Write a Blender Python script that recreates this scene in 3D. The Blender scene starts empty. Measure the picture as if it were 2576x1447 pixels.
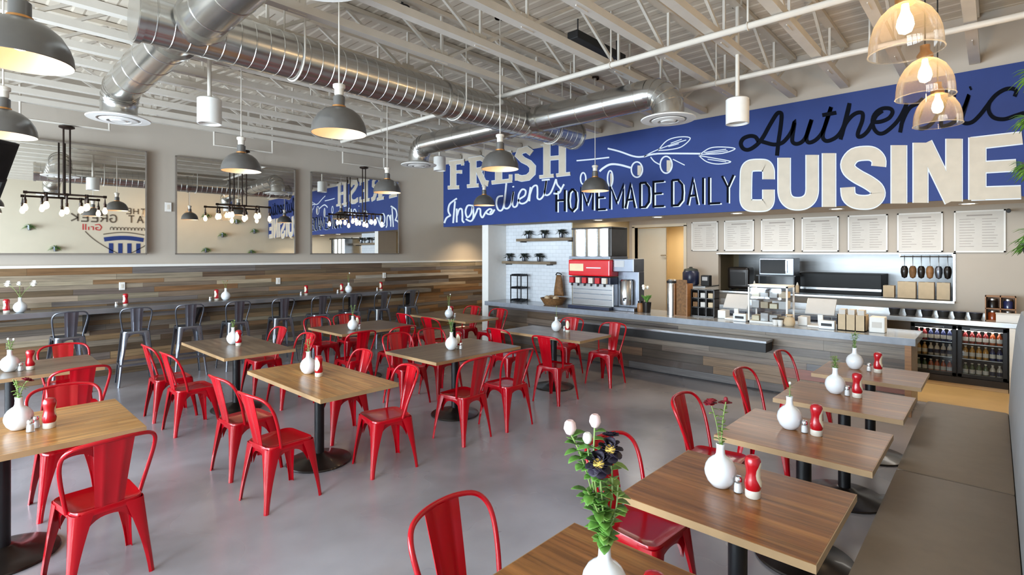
import bpy, bmesh, math, random
from mathutils import Vector, Matrix, Euler

S = bpy.context.scene
C = S.collection
PI = math.pi
R = math.radians
rnd = random.Random(7)

# ------------------------------------------------------------------ camera, world, light, exposure
F, CX, HY, H = 1312.0, 1288.0, 638.0, 1.87          # focal length in pixels of the 2576 px frame, axis, horizon, eye height
YAW = R(42.8)
cc, ss = math.cos(YAW), math.sin(YAW)
cam_d = bpy.data.cameras.new('camera')
cam = bpy.data.objects.new('camera', cam_d); C.objects.link(cam)
cam.location = (0, 0, H)
cam.rotation_euler = (PI / 2, 0, YAW - PI / 2)
cam_d.sensor_width = 36.0
cam_d.lens = 36.0 * F / 2576.0
cam_d.shift_y = -(1447 / 2.0 - HY) / 2576.0
cam_d.clip_start = 0.02
S.camera = cam
S.view_settings.view_transform = 'Standard'
S.view_settings.look = 'None'
S.view_settings.exposure = 0.2
S.view_settings.gamma = 1.0
S.view_settings.use_curve_mapping = False
S.cycles.use_denoising = True
S.cycles.max_bounces = 9
S.cycles.diffuse_bounces = 5
S.cycles.glossy_bounces = 5
S.cycles.transparent_max_bounces = 16
S.cycles.caustics_reflective = False
S.cycles.caustics_refractive = False
S.cycles.sample_clamp_indirect = 6.0

W = bpy.data.worlds.new('world'); S.world = W
W.use_nodes = True
bg = W.node_tree.nodes['Background']
bg.inputs['Color'].default_value = (0.74, 0.87, 1.0, 1)
bg.inputs['Strength'].default_value = 3.0

COOL = (0.80, 0.90, 1.0)
WARM = (1.0, 0.74, 0.44)


def area(name, loc, rot, sx, sy, power, col, parent=None):
    l = bpy.data.lights.new(name, 'AREA'); l.shape = 'RECTANGLE'; l.size = sx; l.size_y = sy
    l.energy = power; l.color = col
    o = bpy.data.objects.new(name, l); C.objects.link(o)
    o.location = loc; o.rotation_euler = rot
    if parent: o.parent = parent
    return o


# daylight through the storefront windows of the wall at X = -3.5
WIN = [(0.3, 2.45), (2.75, 4.9), (5.2, 7.35), (7.65, 9.7)]
for a, b in WIN:
    area('daylight', (-3.75, (a + b) / 2, 1.65), (0, -PI / 2, 0), 2.7, b - a, 430, COOL)


def at(px, py, X=None, Y=None, z=None):
    """world point seen at a pixel of the photograph on a given plane"""
    u = (px - CX) / F; v = (HY - py) / F
    kx = cc + u * ss; ky = ss - u * cc
    if z is not None: d = (z - H) / v
    elif X is not None: d = X / kx
    else: d = Y / ky
    return Vector((d * kx, d * ky, H + v * d))


# ------------------------------------------------------------------ materials
def new_mat(name):
    m = bpy.data.materials.new(name); m.use_nodes = True
    return m, m.node_tree.nodes, m.node_tree.links, m.node_tree.nodes['Principled BSDF']


def srgb(r, g, b):
    f = lambda c: (c / 255 / 12.92) if c <= 10 else ((c / 255 + 0.055) / 1.055) ** 2.4
    return (f(r), f(g), f(b))


def pmat(name, col, rough=0.5, metal=0.0, var=0.08, scale=12.0, bump=0.0, coat=0.0, stretch=(1, 1, 1), rvar=0.0, spec=0.5):
    m, N, L, P = new_mat(name)
    tc = N.new('ShaderNodeTexCoord'); mp = N.new('ShaderNodeMapping'); nz = N.new('ShaderNodeTexNoise')
    mp.inputs['Scale'].default_value = stretch
    nz.inputs['Scale'].default_value = scale; nz.inputs['Detail'].default_value = 4
    L.new(tc.outputs['Object'], mp.inputs['Vector']); L.new(mp.outputs['Vector'], nz.inputs['Vector'])
    cr = N.new('ShaderNodeValToRGB')
    cr.color_ramp.elements[0].position = 0.3; cr.color_ramp.elements[1].position = 0.7
    cr.color_ramp.elements[0].color = tuple(c * (1 - var) for c in col) + (1,)
    cr.color_ramp.elements[1].color = tuple(min(1, c * (1 + var)) for c in col) + (1,)
    L.new(nz.outputs['Fac'], cr.inputs['Fac']); L.new(cr.outputs['Color'], P.inputs['Base Color'])
    P.inputs['Roughness'].default_value = rough; P.inputs['Metallic'].default_value = metal
    P.inputs['Specular IOR Level'].default_value = spec
    if rvar:
        mr = N.new('ShaderNodeMapRange'); mr.inputs['To Min'].default_value = max(0.02, rough - rvar); mr.inputs['To Max'].default_value = rough + rvar
        L.new(nz.outputs['Fac'], mr.inputs['Value']); L.new(mr.outputs['Result'], P.inputs['Roughness'])
    if bump:
        b = N.new('ShaderNodeBump'); b.inputs['Strength'].default_value = bump; b.inputs['Distance'].default_value = 0.01
        L.new(nz.outputs['Fac'], b.inputs['Height']); L.new(b.outputs['Normal'], P.inputs['Normal'])
    if coat:
        P.inputs['Coat Weight'].default_value = coat; P.inputs['Coat Roughness'].default_value = 0.08
    return m


def emat(name, col, strength):
    m, N, L, P = new_mat(name)
    P.inputs['Base Color'].default_value = col + (1,)
    P.inputs['Emission Color'].default_value = col + (1,)
    P.inputs['Emission Strength'].default_value = strength
    return m


def glassmat(name, tint=(1, 1, 1), refl=0.5, film=0.0, filmcol=(1, 0.9, 0.8)):
    """thin clear glass: mostly transparent, mirror-like towards grazing angles"""
    m, N, L, P = new_mat(name)
    out = N['Material Output']
    tr = N.new('ShaderNodeBsdfTransparent'); tr.inputs['Color'].default_value = tint + (1,)
    gl = N.new('ShaderNodeBsdfGlossy'); gl.inputs['Roughness'].default_value = 0.03
    lw = N.new('ShaderNodeLayerWeight'); lw.inputs['Blend'].default_value = 0.25
    mr = N.new('ShaderNodeMapRange'); mr.inputs['To Min'].default_value = 0.04; mr.inputs['To Max'].default_value = refl
    L.new(lw.outputs['Fresnel'], mr.inputs['Value'])
    mx = N.new('ShaderNodeMixShader')
    L.new(mr.outputs['Result'], mx.inputs['Fac']); L.new(tr.outputs['BSDF'], mx.inputs[1]); L.new(gl.outputs['BSDF'], mx.inputs[2])
    last = mx.outputs['Shader']
    if film:
        df = N.new('ShaderNodeBsdfTranslucent'); df.inputs['Color'].default_value = filmcol + (1,)
        m2 = N.new('ShaderNodeMixShader'); m2.inputs['Fac'].default_value = film
        L.new(last, m2.inputs[1]); L.new(df.outputs['BSDF'], m2.inputs[2]); last = m2.outputs['Shader']
    L.new(last, out.inputs['Surface'])
    return m


def plankmat(name, axis, rough=0.55, dark=0.55, coat=0.0):
    """wood boards: each board's own colour in the 'Col' attribute, streaked by grain that runs along the axis"""
    m, N, L, P = new_mat(name)
    at_ = N.new('ShaderNodeAttribute'); at_.attribute_name = 'Col'
    tc = N.new('ShaderNodeTexCoord'); mp = N.new('ShaderNodeMapping')
    sc = [38, 38, 38]; sc[axis] = 1.6
    mp.inputs['Scale'].default_value = sc
    nz = N.new('ShaderNodeTexNoise'); nz.inputs['Scale'].default_value = 1.0; nz.inputs['Detail'].default_value = 6; nz.inputs['Roughness'].default_value = 0.65
    L.new(tc.outputs['Object'], mp.inputs['Vector']); L.new(mp.outputs['Vector'], nz.inputs['Vector'])
    mr = N.new('ShaderNodeMapRange'); mr.inputs['From Min'].default_value = 0.3; mr.inputs['From Max'].default_value = 0.7
    mr.inputs['To Min'].default_value = dark; mr.inputs['To Max'].default_value = 1.3
    L.new(nz.outputs['Fac'], mr.inputs['Value'])
    mx = N.new('ShaderNodeMix'); mx.data_type = 'RGBA'; mx.blend_type = 'MULTIPLY'; mx.inputs['Factor'].default_value = 1.0
    L.new(at_.outputs['Color'], mx.inputs['A']); L.new(mr.outputs['Result'], mx.inputs['B'])
    L.new(mx.outputs['Result'], P.inputs['Base Color'])
    P.inputs['Roughness'].default_value = rough
    b = N.new('ShaderNodeBump'); b.inputs['Strength'].default_value = 0.25; b.inputs['Distance'].default_value = 0.004
    L.new(nz.outputs['Fac'], b.inputs['Height']); L.new(b.outputs['Normal'], P.inputs['Normal'])
    if coat: P.inputs['Coat Weight'].default_value = coat; P.inputs['Coat Roughness'].default_value = 0.12
    return m


def floormat():
    m, N, L, P = new_mat('polished_concrete')
    tc = N.new('ShaderNodeTexCoord')
    n1 = N.new('ShaderNodeTexNoise'); n1.inputs['Scale'].default_value = 0.8; n1.inputs['Detail'].default_value = 3; n1.inputs['Roughness'].default_value = 0.45
    n2 = N.new('ShaderNodeTexNoise'); n2.inputs['Scale'].default_value = 5; n2.inputs['Detail'].default_value = 3
    L.new(tc.outputs['Object'], n1.inputs['Vector']); L.new(tc.outputs['Object'], n2.inputs['Vector'])
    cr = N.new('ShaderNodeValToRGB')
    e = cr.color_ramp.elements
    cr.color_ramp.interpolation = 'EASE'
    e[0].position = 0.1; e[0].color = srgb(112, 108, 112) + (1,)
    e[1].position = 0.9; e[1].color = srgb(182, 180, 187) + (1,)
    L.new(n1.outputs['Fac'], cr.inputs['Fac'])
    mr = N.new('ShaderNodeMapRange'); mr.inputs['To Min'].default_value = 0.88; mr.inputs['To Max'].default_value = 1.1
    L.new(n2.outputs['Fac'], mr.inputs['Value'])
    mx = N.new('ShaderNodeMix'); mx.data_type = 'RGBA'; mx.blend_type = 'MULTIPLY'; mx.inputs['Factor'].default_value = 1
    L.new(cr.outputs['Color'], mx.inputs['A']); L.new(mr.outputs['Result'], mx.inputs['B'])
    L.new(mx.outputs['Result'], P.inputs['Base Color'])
    m2 = N.new('ShaderNodeMapRange'); m2.inputs['To Min'].default_value = 0.22; m2.inputs['To Max'].default_value = 0.33
    L.new(n1.outputs['Fac'], m2.inputs['Value']); L.new(m2.outputs['Result'], P.inputs['Roughness'])
    P.inputs['Coat Weight'].default_value = 0.25; P.inputs['Coat Roughness'].default_value = 0.16
    return m


def tilemat(name, col, grout, w, h):
    m, N, L, P = new_mat(name)
    tc = N.new('ShaderNodeTexCoord'); mp = N.new('ShaderNodeMapping')
    mp.inputs['Rotation'].default_value = (PI / 2, 0, PI / 2)
    br = N.new('ShaderNodeTexBrick')
    br.inputs['Scale'].default_value = 1; br.inputs['Brick Width'].default_value = w; br.inputs['Row Height'].default_value = h
    br.inputs['Mortar Size'].default_value = 0.003
    br.inputs['Color1'].default_value = col + (1,); br.inputs['Color2'].default_value = tuple(c * 0.93 for c in col) + (1,)
    br.inputs['Mortar'].default_value = grout + (1,)
    sx = N.new('ShaderNodeSeparateXYZ'); cb = N.new('ShaderNodeCombineXYZ')
    L.new(tc.outputs['Object'], sx.inputs['Vector'])
    ad = N.new('ShaderNodeMath'); ad.operation = 'ADD'
    L.new(sx.outputs['X'], ad.inputs[0]); L.new(sx.outputs['Y'], ad.inputs[1])
    L.new(ad.outputs[0], cb.inputs['X']); L.new(sx.outputs['Z'], cb.inputs['Y'])
    L.new(cb.outputs['Vector'], br.inputs['Vector'])
    L.new(br.outputs['Color'], P.inputs['Base Color'])
    P.inputs['Roughness'].default_value = 0.2
    return m


M = {}
M['wall'] = pmat('greige_paint', srgb(186, 176, 164), 0.85, var=0.02, scale=3)
M['cream'] = pmat('cream_paint', srgb(214, 204, 184), 0.85, var=0.02, scale=3)
M['tan_wall'] = pmat('warm_beige_paint', srgb(205, 188, 152), 0.8, var=0.03, scale=3)
M['ceil'] = pmat('ceiling_deck_paint', srgb(214, 203, 187), 0.8, var=0.03, scale=2)
M['steel_white'] = pmat('truss_white_paint', srgb(208, 201, 191), 0.5, var=0.04, scale=6)
M['white'] = pmat('white_paint', srgb(232, 230, 226), 0.45, var=0.02)
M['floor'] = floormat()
M['litfloor'] = pmat('warm_lit_floor', srgb(196, 164, 112), 0.4, var=0.06, scale=4)  # concrete with the warm lamp light put into its colour
M['red'] = pmat('red_enamel', srgb(174, 0, 20), 0.2, var=0.04, scale=5, coat=0.2, spec=0.4)
M['gun'] = pmat('gunmetal_steel', srgb(122, 126, 136), 0.3, 0.85, var=0.06, scale=9, rvar=0.08)
M['black'] = pmat('black_cast_iron', srgb(26, 26, 29), 0.32, 0.3, var=0.2)
M['baseplate'] = pmat('bronze_black_iron', srgb(34, 28, 25), 0.3, 0.3, var=0.35, scale=7, coat=0.15)
M['blackm'] = pmat('matte_black', srgb(24, 24, 26), 0.55, var=0.15)
M['duct'] = pmat('galvanised_steel', srgb(196, 194, 190), 0.22, 0.97, var=0.04, scale=4, rvar=0.02)
M['steel'] = pmat('brushed_stainless', srgb(196, 197, 198), 0.24, 0.95, var=0.06, scale=4, stretch=(1, 1, 30))
M['splash'] = pmat('satin_stainless', srgb(168, 169, 170), 0.42, 0.9, var=0.05, scale=3, stretch=(1, 1, 12))
M['chrome'] = pmat('polished_chrome', srgb(225, 225, 228), 0.08, 1.0, var=0.03)
M['dome'] = pmat('grey_enamel_shade', srgb(102, 99, 96), 0.3, 0.4, var=0.06)
M['domein'] = pmat('cream_enamel_lining', srgb(226, 210, 184), 0.4, var=0.02)
M['socket'] = pmat('white_porcelain_socket', srgb(216, 208, 196), 0.35, var=0.03)
M['copper'] = pmat('copper_ring', srgb(196, 140, 84), 0.3, 0.8, var=0.06)
M['pipe'] = pmat('black_iron_pipe', srgb(48, 36, 30), 0.38, 0.7, var=0.2)
M['mirror'] = pmat('silvered_mirror', (0.90, 0.90, 0.88), 0.015, 1.0, var=0.004, scale=1)
M['mirframe'] = pmat('pewter_frame', srgb(132, 124, 116), 0.4, 0.3, var=0.05)
M['blue'] = pmat('royal_blue_paint', srgb(29, 54, 120), 0.65, var=0.05, scale=4)
M['lettan'] = pmat('tan_letter_paint', srgb(206, 194, 176), 0.6, var=0.05, scale=8)
M['letwhite'] = pmat('white_letter_paint', srgb(226, 232, 240), 0.6, var=0.03)
M['letblack'] = pmat('black_letter_paint', srgb(14, 17, 26), 0.9, var=0.08, spec=0.1)
M['red_text'] = pmat('red_letter_paint', srgb(196, 40, 44), 0.6, var=0.04)
M['brown_text'] = pmat('brown_letter_paint', srgb(96, 84, 72), 0.6, var=0.04)
M['slab'] = pmat('grey_stone_slab', srgb(140, 146, 156), 0.22, var=0.07, scale=14, coat=0.3)
M['zinc'] = pmat('zinc_bar_top', srgb(150, 152, 156), 0.25, 0.7, var=0.1, scale=4)
M['porc'] = pmat('white_glazed_porcelain', srgb(232, 236, 240), 0.14, var=0.015, coat=0.5)
M['ketch'] = pmat('red_plastic', srgb(176, 10, 26), 0.25, var=0.05, coat=0.3)
M['label'] = pmat('cream_label_paper', srgb(232, 220, 196), 0.6, var=0.05, scale=40)
M['salt'] = pmat('salt_grains', srgb(236, 236, 236), 0.5, var=0.04, scale=60)
M['leaf'] = pmat('leaf_green', srgb(92, 138, 56), 0.5, var=0.3, scale=20)
M['leaf2'] = pmat('sprig_green', srgb(120, 150, 70), 0.5, var=0.25, scale=20)
M['stem'] = pmat('stem_green', srgb(128, 150, 84), 0.5, var=0.15)
M['pet_dark'] = pmat('dark_purple_petal', srgb(34, 24, 44), 0.6, var=0.2)
M['pet_yellow'] = pmat('yellow_flower_eye', srgb(218, 182, 84), 0.6, var=0.1)
M['pet_pink'] = pmat('pale_pink_petal', srgb(236, 206, 206), 0.6, var=0.06)
M['pet_red'] = pmat('deep_red_petal', srgb(130, 18, 34), 0.6, var=0.12)
M['pet_white'] = pmat('white_petal', srgb(244, 242, 236), 0.6, var=0.03)
M['succ'] = pmat('dark_succulent', srgb(52, 58, 52), 0.6, var=0.25)
M['booth'] = pmat('taupe_vinyl', srgb(124, 109, 93), 0.5, var=0.06, scale=10, bump=0.05)
M['benchfront'] = pmat('tan_laminate', srgb(186, 160, 122), 0.5, var=0.05)
M['boothback'] = pmat('slate_grey_vinyl', srgb(166, 170, 174), 0.5, var=0.05, scale=8)
M['wood_plain'] = pmat('oiled_oak', srgb(150, 104, 62), 0.45, var=0.2, scale=5, stretch=(1, 1, 10))
M['edgewood'] = pmat('lit_edge_wood', srgb(168, 136, 98), 0.4, var=0.12, scale=6)  # oak paled by window light painted onto the table edges
M['shelfwood'] = pmat('weathered_shelf_wood', srgb(120, 104, 84), 0.6, var=0.25, scale=6, stretch=(8, 1, 8))
M['kraft'] = pmat('kraft_cardboard', srgb(204, 182, 150), 0.75, var=0.06)
M['bread'] = pmat('brown_wicker', srgb(120, 84, 48), 0.7, var=0.3, scale=30, bump=0.4)
M['paper'] = pmat('menu_paper', srgb(206, 201, 194), 0.6, var=0.02)
M['greytext'] = pmat('grey_menu_print', srgb(164, 156, 150), 0.6, var=0.05)
M['navy'] = pmat('navy_plastic', srgb(34, 40, 66), 0.3, var=0.1)
M['screen'] = pmat('grey_screen', srgb(196, 198, 200), 0.15, var=0.03)
M['redpanel'] = pmat('red_backlit_panel', srgb(214, 14, 30), 0.25, var=0.03, coat=0.4)
M['creampanel'] = pmat('cream_logo_patch', srgb(236, 218, 178), 0.4, var=0.04)
M['clearplastic'] = glassmat('clear_plastic', (0.93, 0.95, 0.97), 0.5)
M['glass'] = glassmat('window_glass', (0.96, 0.98, 0.98), 0.6)
M['shade'] = glassmat('smoked_clear_shade', (0.93, 0.88, 0.84), 0.75, 0.06, (1.0, 0.85, 0.66))
M['saltglass'] = glassmat('shaker_glass', (0.95, 0.96, 0.97), 0.6, 0.1, (1, 1, 1))
M['bulb_warm'] = emat('warm_bulb', (1.0, 0.66, 0.36), 14.0)
M['bulb_glass'] = emat('amber_bulb', (1.0, 0.70, 0.36), 95.0)
M['bulb_fil'] = emat('filament_bulb', (1.0, 0.66, 0.34), 9.0)
M['downlens'] = emat('downlight_lens', (1.0, 0.86, 0.62), 14.0)
M['panel'] = emat('fill_panel_lens', (1.0, 0.94, 0.86), 3.0)
M['fridge_lens'] = emat('cooler_light', (1.0, 0.95, 0.88), 2.5)
M['plankX'] = plankmat('reclaimed_boards_along_wall', 0, 0.42)
M['plankY'] = plankmat('reclaimed_boards_along_counter', 1, 0.42, coat=0.15)
M['topX'] = plankmat('oak_strip_top_long', 0, 0.3, 0.42, coat=0.08)
M['topY'] = plankmat('oak_strip_top_cross', 1, 0.3, 0.42, coat=0.08)
M['tile'] = tilemat('white_subway_tile', srgb(216, 220, 226), srgb(184, 188, 194), 0.15, 0.075)
for _i, _c in enumerate([(158, 70, 30), (60, 78, 44), (196, 188, 176), (176, 128, 60), (44, 52, 96), (120, 24, 28)]):
    M['drink%d' % _i] = pmat('drink_colour', srgb(*_c), 0.2, var=0.1, coat=0.4)


# ------------------------------------------------------------------ mesh building
class MB:
    def __init__(self):
        self.v = []; self.f = []; self.c = []; self.cur = None

    def add(self, verts, faces):
        n = len(self.v)
        self.v += [tuple(p) for p in verts]
        for f in faces:
            self.f.append(tuple(i + n for i in f)); self.c.append(self.cur)
        return self

    def box(self, x0, x1, y0, y1, z0, z1):
        v = [(x0, y0, z0), (x1, y0, z0), (x1, y1, z0), (x0, y1, z0), (x0, y0, z1), (x1, y0, z1), (x1, y1, z1), (x0, y1, z1)]
        return self.add(v, [(0, 3, 2, 1), (4, 5, 6, 7), (0, 1, 5, 4), (1, 2, 6, 5), (2, 3, 7, 6), (3, 0, 4, 7)])

    def bar(self, a, b, w, h, up=(0, 0, 1)):
        """rectangular bar from a to b"""
        a = Vector(a); b = Vector(b); d = (b - a).normalized(); up = Vector(up)
        if abs(d.dot(up)) > 0.98: up = Vector((1, 0, 0))
        s = d.cross(up).normalized() * (w / 2); t = s.cross(d).normalized() * (h / 2)
        v = [a - s - t, a + s - t, a + s + t, a - s + t, b - s - t, b + s - t, b + s + t, b - s + t]
        return self.add(v, [(3, 2, 1, 0), (4, 5, 6, 7), (0, 1, 5, 4), (1, 2, 6, 5), (2, 3, 7, 6), (3, 0, 4, 7)])

    def lathe(self, prof, seg=24, c=(0, 0, 0), axis=2):
        """profile of (radius, height); closes ends whose radius is 0"""
        rings = []; vs = []
        for r, z in prof:
            ring = []
            if r < 1e-6:
                ring = [len(vs)]; vs.append((0, 0, z))
            else:
                for i in range(seg):
                    a = 2 * PI * i / seg
                    ring.append(len(vs)); vs.append((r * math.cos(a), r * math.sin(a), z))
            rings.append(ring)
        fs = []
        for A, B in zip(rings, rings[1:]):
            if len(A) == 1 and len(B) == 1: continue
            for i in range(seg):
                j = (i + 1) % seg
                if len(A) == 1: fs.append((A[0], B[j], B[i])) if False else fs.append((A[0], B[j], B[i]))
                elif len(B) == 1: fs.append((A[i], A[j], B[0]))
                else: fs.append((A[i], A[j], B[j], B[i]))
        if axis == 0: vs = [(z, x, y) for x, y, z in vs]
        elif axis == 1: vs = [(y, z, x) for x, y, z in vs]
        return self.add([(x + c[0], y + c[1], z + c[2]) for x, y, z in vs], fs)

    def tube(self, pts, r, seg=8, closed=False, caps=True):
        pts = [Vector(p) for p in pts]; n = len(pts); vs = []
        rr = r if isinstance(r, (list, tuple)) else [r] * n
        tang = []
        for i in range(n):
            a = pts[(i - 1) % n] if (closed or i > 0) else pts[i]
            b = pts[(i + 1) % n] if (closed or i < n - 1) else pts[i]
            tang.append((b - a).normalized())
        nrm = tang[0].orthogonal().normalized()
        for i in range(n):
            t = tang[i]
            nrm = (nrm - t * nrm.dot(t))
            nrm = nrm.normalized() if nrm.length > 1e-6 else t.orthogonal().normalized()
            bi = t.cross(nrm)
            for k in range(seg):
                a = 2 * PI * k / seg
                vs.append(pts[i] + (nrm * math.cos(a) + bi * math.sin(a)) * rr[i])
        fs = []
        for i in range(n if closed else n - 1):
            j = (i + 1) % n
            for k in range(seg):
                l = (k + 1) % seg
                fs.append((i * seg + k, i * seg + l, j * seg + l, j * seg + k))
        if caps and not closed:
            fs.append(tuple(range(seg))[::-1]); fs.append(tuple((n - 1) * seg + k for k in range(seg)))
        return self.add(vs, fs)

    def prism(self, poly, vec):
        """flat polygon (3-D points) extruded along a vector"""
        n = len(poly); vec = Vector(vec)
        v = [Vector(p) for p in poly] + [Vector(p) + vec for p in poly]
        f = [tuple(range(n))[::-1], tuple(range(n, 2 * n))] + [(i, (i + 1) % n, n + (i + 1) % n, n + i) for i in range(n)]
        return self.add(v, f)

    def build(self, name, mat, parent=None, smooth=False, bevel=0.0, solid=0.0, loc=None):
        me = bpy.data.meshes.new(name)
        me.from_pydata([tuple(p) for p in self.v], [], self.f)
        if any(c is not None for c in self.c):
            ca = me.color_attributes.new('Col', 'FLOAT_COLOR', 'CORNER')
            for p, c in zip(me.polygons, self.c):
                c = c or (0.3, 0.3, 0.3)
                for li in p.loop_indices: ca.data[li].color = (c[0], c[1], c[2], 1)
        bm = bmesh.new(); bm.from_mesh(me)
        if solid:
            bmesh.ops.recalc_face_normals(bm, faces=bm.faces)
            bmesh.ops.solidify(bm, geom=list(bm.faces), thickness=solid)
        if bevel:
            ed = [e for e in bm.edges if len(e.link_faces) == 2 and e.calc_face_angle(0) > 0.6]
            bmesh.ops.bevel(bm, geom=ed, offset=bevel, segments=2, affect='EDGES', profile=0.6)
        bmesh.ops.recalc_face_normals(bm, faces=bm.faces)
        bm.to_mesh(me); bm.free()
        if smooth:
            me.polygons.foreach_set('use_smooth', [True] * len(me.polygons))
            if smooth != 'all':
                me.update()
                try: me.set_sharp_from_angle(angle=R(40))
                except Exception: pass
        me.materials.append(M[mat] if isinstance(mat, str) else mat)
        o = bpy.data.objects.new(name, me); C.objects.link(o)
        if parent: o.parent = parent
        if loc: o.location = loc
        return o


def tag(o, label=None, cat=None, group=None, kind=None):
    if label: o['label'] = label
    if cat: o['category'] = cat
    if group: o['group'] = group
    if kind: o['kind'] = kind
    return o


def thing(name, label, cat, loc=(0, 0, 0), rz=0.0, group=None):
    o = bpy.data.objects.new(name, None); C.objects.link(o)
    o.empty_display_size = 0.1
    o.location = loc; o.rotation_euler = (0, 0, rz)
    return tag(o, label, cat, group)


def copy_tree(o, parent=None):
    c = o.copy(); C.objects.link(c)
    if parent: c.parent = parent
    for ch in list(o.children): copy_tree(ch, c)
    return c


PROTO = {}


def place(key, maker, loc, rz, label, group=None):
    """first call keeps the built thing itself, later calls copy it with its parts"""
    if key not in PROTO:
        PROTO[key] = o = maker()
    else:
        o = copy_tree(PROTO[key])
    o.location = loc; o.rotation_euler = (0, 0, rz)
    o['label'] = label
    if group: o['group'] = group
    return o


def struct(name, mb, mat, parent=None, **k):
    o = mb.build(name, mat, parent, **k)
    if parent is None: o['kind'] = 'structure'
    return o


def catmull(pts, n=6, closed=False):
    P = [Vector(p) for p in pts]; out = []
    m = len(P)
    rng = range(m) if closed else range(m - 1)
    for i in rng:
        p0 = P[(i - 1) % m] if (closed or i > 0) else P[i]
        p1 = P[i]; p2 = P[(i + 1) % m]
        p3 = P[(i + 2) % m] if (closed or i + 2 < m) else p2
        for k in range(n):
            t = k / n
            out.append(0.5 * ((2 * p1) + (p2 - p0) * t + (2 * p0 - 5 * p1 + 4 * p2 - p3) * t * t + (3 * p1 - p0 - 3 * p2 + p3) * t ** 3))
    if not closed: out.append(P[-1])
    return out


def jit(c, a):
    k = 1 + rnd.uniform(-a, a)
    return tuple(max(0.0, x * k * (1 + rnd.uniform(-a * 0.25, a * 0.25))) for x in c)


PAL = [srgb(*c) for c in [(128, 112, 96), (150, 136, 118), (104, 86, 68), (138, 108, 78), (116, 110, 106), (164, 148, 126), (92, 74, 58), (146, 118, 88), (110, 98, 90), (124, 92, 62)]]
PALD = [srgb(*c) for c in [(96, 84, 74), (118, 104, 90), (84, 68, 54), (122, 96, 72), (100, 96, 96), (134, 120, 106), (76, 62, 52), (128, 74, 58), (92, 84, 80)]]


def boards(mb, u0, u1, v0, v1, fn, pal, h=0.098, lmin=0.7, lmax=2.0, depth=0.018, amp=0.006, force=None):
    """horizontal reclaimed boards; fn(u, v, w) -> world point with w out of the wall"""
    v = v0
    while v < v1 - 0.02:
        hh = min(h * rnd.choice([0.8, 1.0, 1.0, 1.25]), v1 - v)
        if v1 - v - hh < 0.03: hh = v1 - v
        u = u0 - rnd.uniform(0, 0.8)
        while u < u1:
            l = rnd.uniform(lmin, lmax); a = max(u, u0); b = min(u + l, u1); u += l
            if b - a < 0.02: continue
            w = depth + rnd.uniform(0, amp)
            mb.cur = jit(rnd.choice(pal), 0.14)
            if force:
                fu0, fu1, fv, fc = force
                if a < fu1 and b > fu0 and v <= fv < v + hh: mb.cur = fc
            q = [fn(a + .001, v + .001, 0), fn(b - .001, v + .001, 0), fn(b - .001, v + hh - .001, 0), fn(a + .001, v + hh - .001, 0)]
            p = [fn(a + .001, v + .001, w), fn(b - .001, v + .001, w), fn(b - .001, v + hh - .001, w), fn(a + .001, v + hh - .001, w)]
            mb.add(q + p, [(4, 5, 6, 7), (0, 1, 5, 4), (1, 2, 6, 5), (2, 3, 7, 6), (3, 0, 4, 7)])
        v += hh
    mb.cur = None


# ================================================================== the room
XW, XB, YL, YR, ZC = -3.5, 10.2, 10.0, -0.3, 4.45      # window wall, kitchen back wall, left wall, right wall, deck
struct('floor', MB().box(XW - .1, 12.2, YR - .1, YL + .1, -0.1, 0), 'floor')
b = MB(); b.box(8.35, XB, YR, 3.95, 0.0, 0.004); struct('floor_kitchen', b, 'litfloor')
struct('wall_left', MB().box(XW - .1, 12.2, YL, YL + .12, 0, ZC + .1), 'wall')
struct('wall_right', MB().box(XW - .1, 12.2, YR - .12, YR, 0, ZC + .1), 'cream')

# corrugated deck
b = MB(); x = XW; per = 0.2; prof = []
while x < 12.2:
    prof += [(x, ZC), (x + .08, ZC), (x + .1, ZC + .006), (x + .18, ZC + .006)]; x += per
vs = []; fs = []
for px_, pz_ in prof: vs += [(px_, YR - .1, pz_), (px_, YL + .1, pz_)]
for i in range(len(prof) - 1): fs.append((2 * i, 2 * i + 1, 2 * i + 3, 2 * i + 2))
b.add(vs, fs); b.box(XW - .1, 12.2, YR - .1, YL + .1, ZC + .06, ZC + .12)
struct('ceiling', b, 'ceil')

# storefront wall with four windows
b = MB(); ys = [YR - .1] + [v for w in WIN for v in w] + [YL + .1]
for i in range(0, len(ys), 2): b.box(XW - .12, XW, ys[i], ys[i + 1], 0, ZC + .1)
for a, c in WIN: b.box(XW - .12, XW, a, c, 0, .25); b.box(XW - .12, XW, a, c, 3.05, ZC + .1)
struct('wall_front', b, 'wall')
for i, (a, c) in enumerate(WIN):
    f = MB()
    for y in (a, (a + c) / 2 - .025, c - .05): f.box(XW - .1, XW - .02, y, y + .05, .25, 3.05)
    for z in (.25, 2.25, 3.0): f.box(XW - .1, XW - .02, a, c, z, z + .05)
    fo = struct('window_%d' % (i + 1), f, 'black')
    MB().box(XW - .065, XW - .055, a + .03, c - .03, .28, 3.02).build('pane', 'glass', fo)

# wall above the counter opening (carries the blue sign), kitchen soffit and ceiling
b = MB(); b.box(7.53, 8.5, YR, 9.0, 2.46, 2.62); b.box(7.53, 7.7, YR, 9.0, 2.6, ZC + .05)
struct('wall_bulkhead', b, 'wall')
struct('ceiling_kitchen', MB().box(8.5, 12.2, YR, YL, 2.6, 2.68), 'tan_wall')
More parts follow.
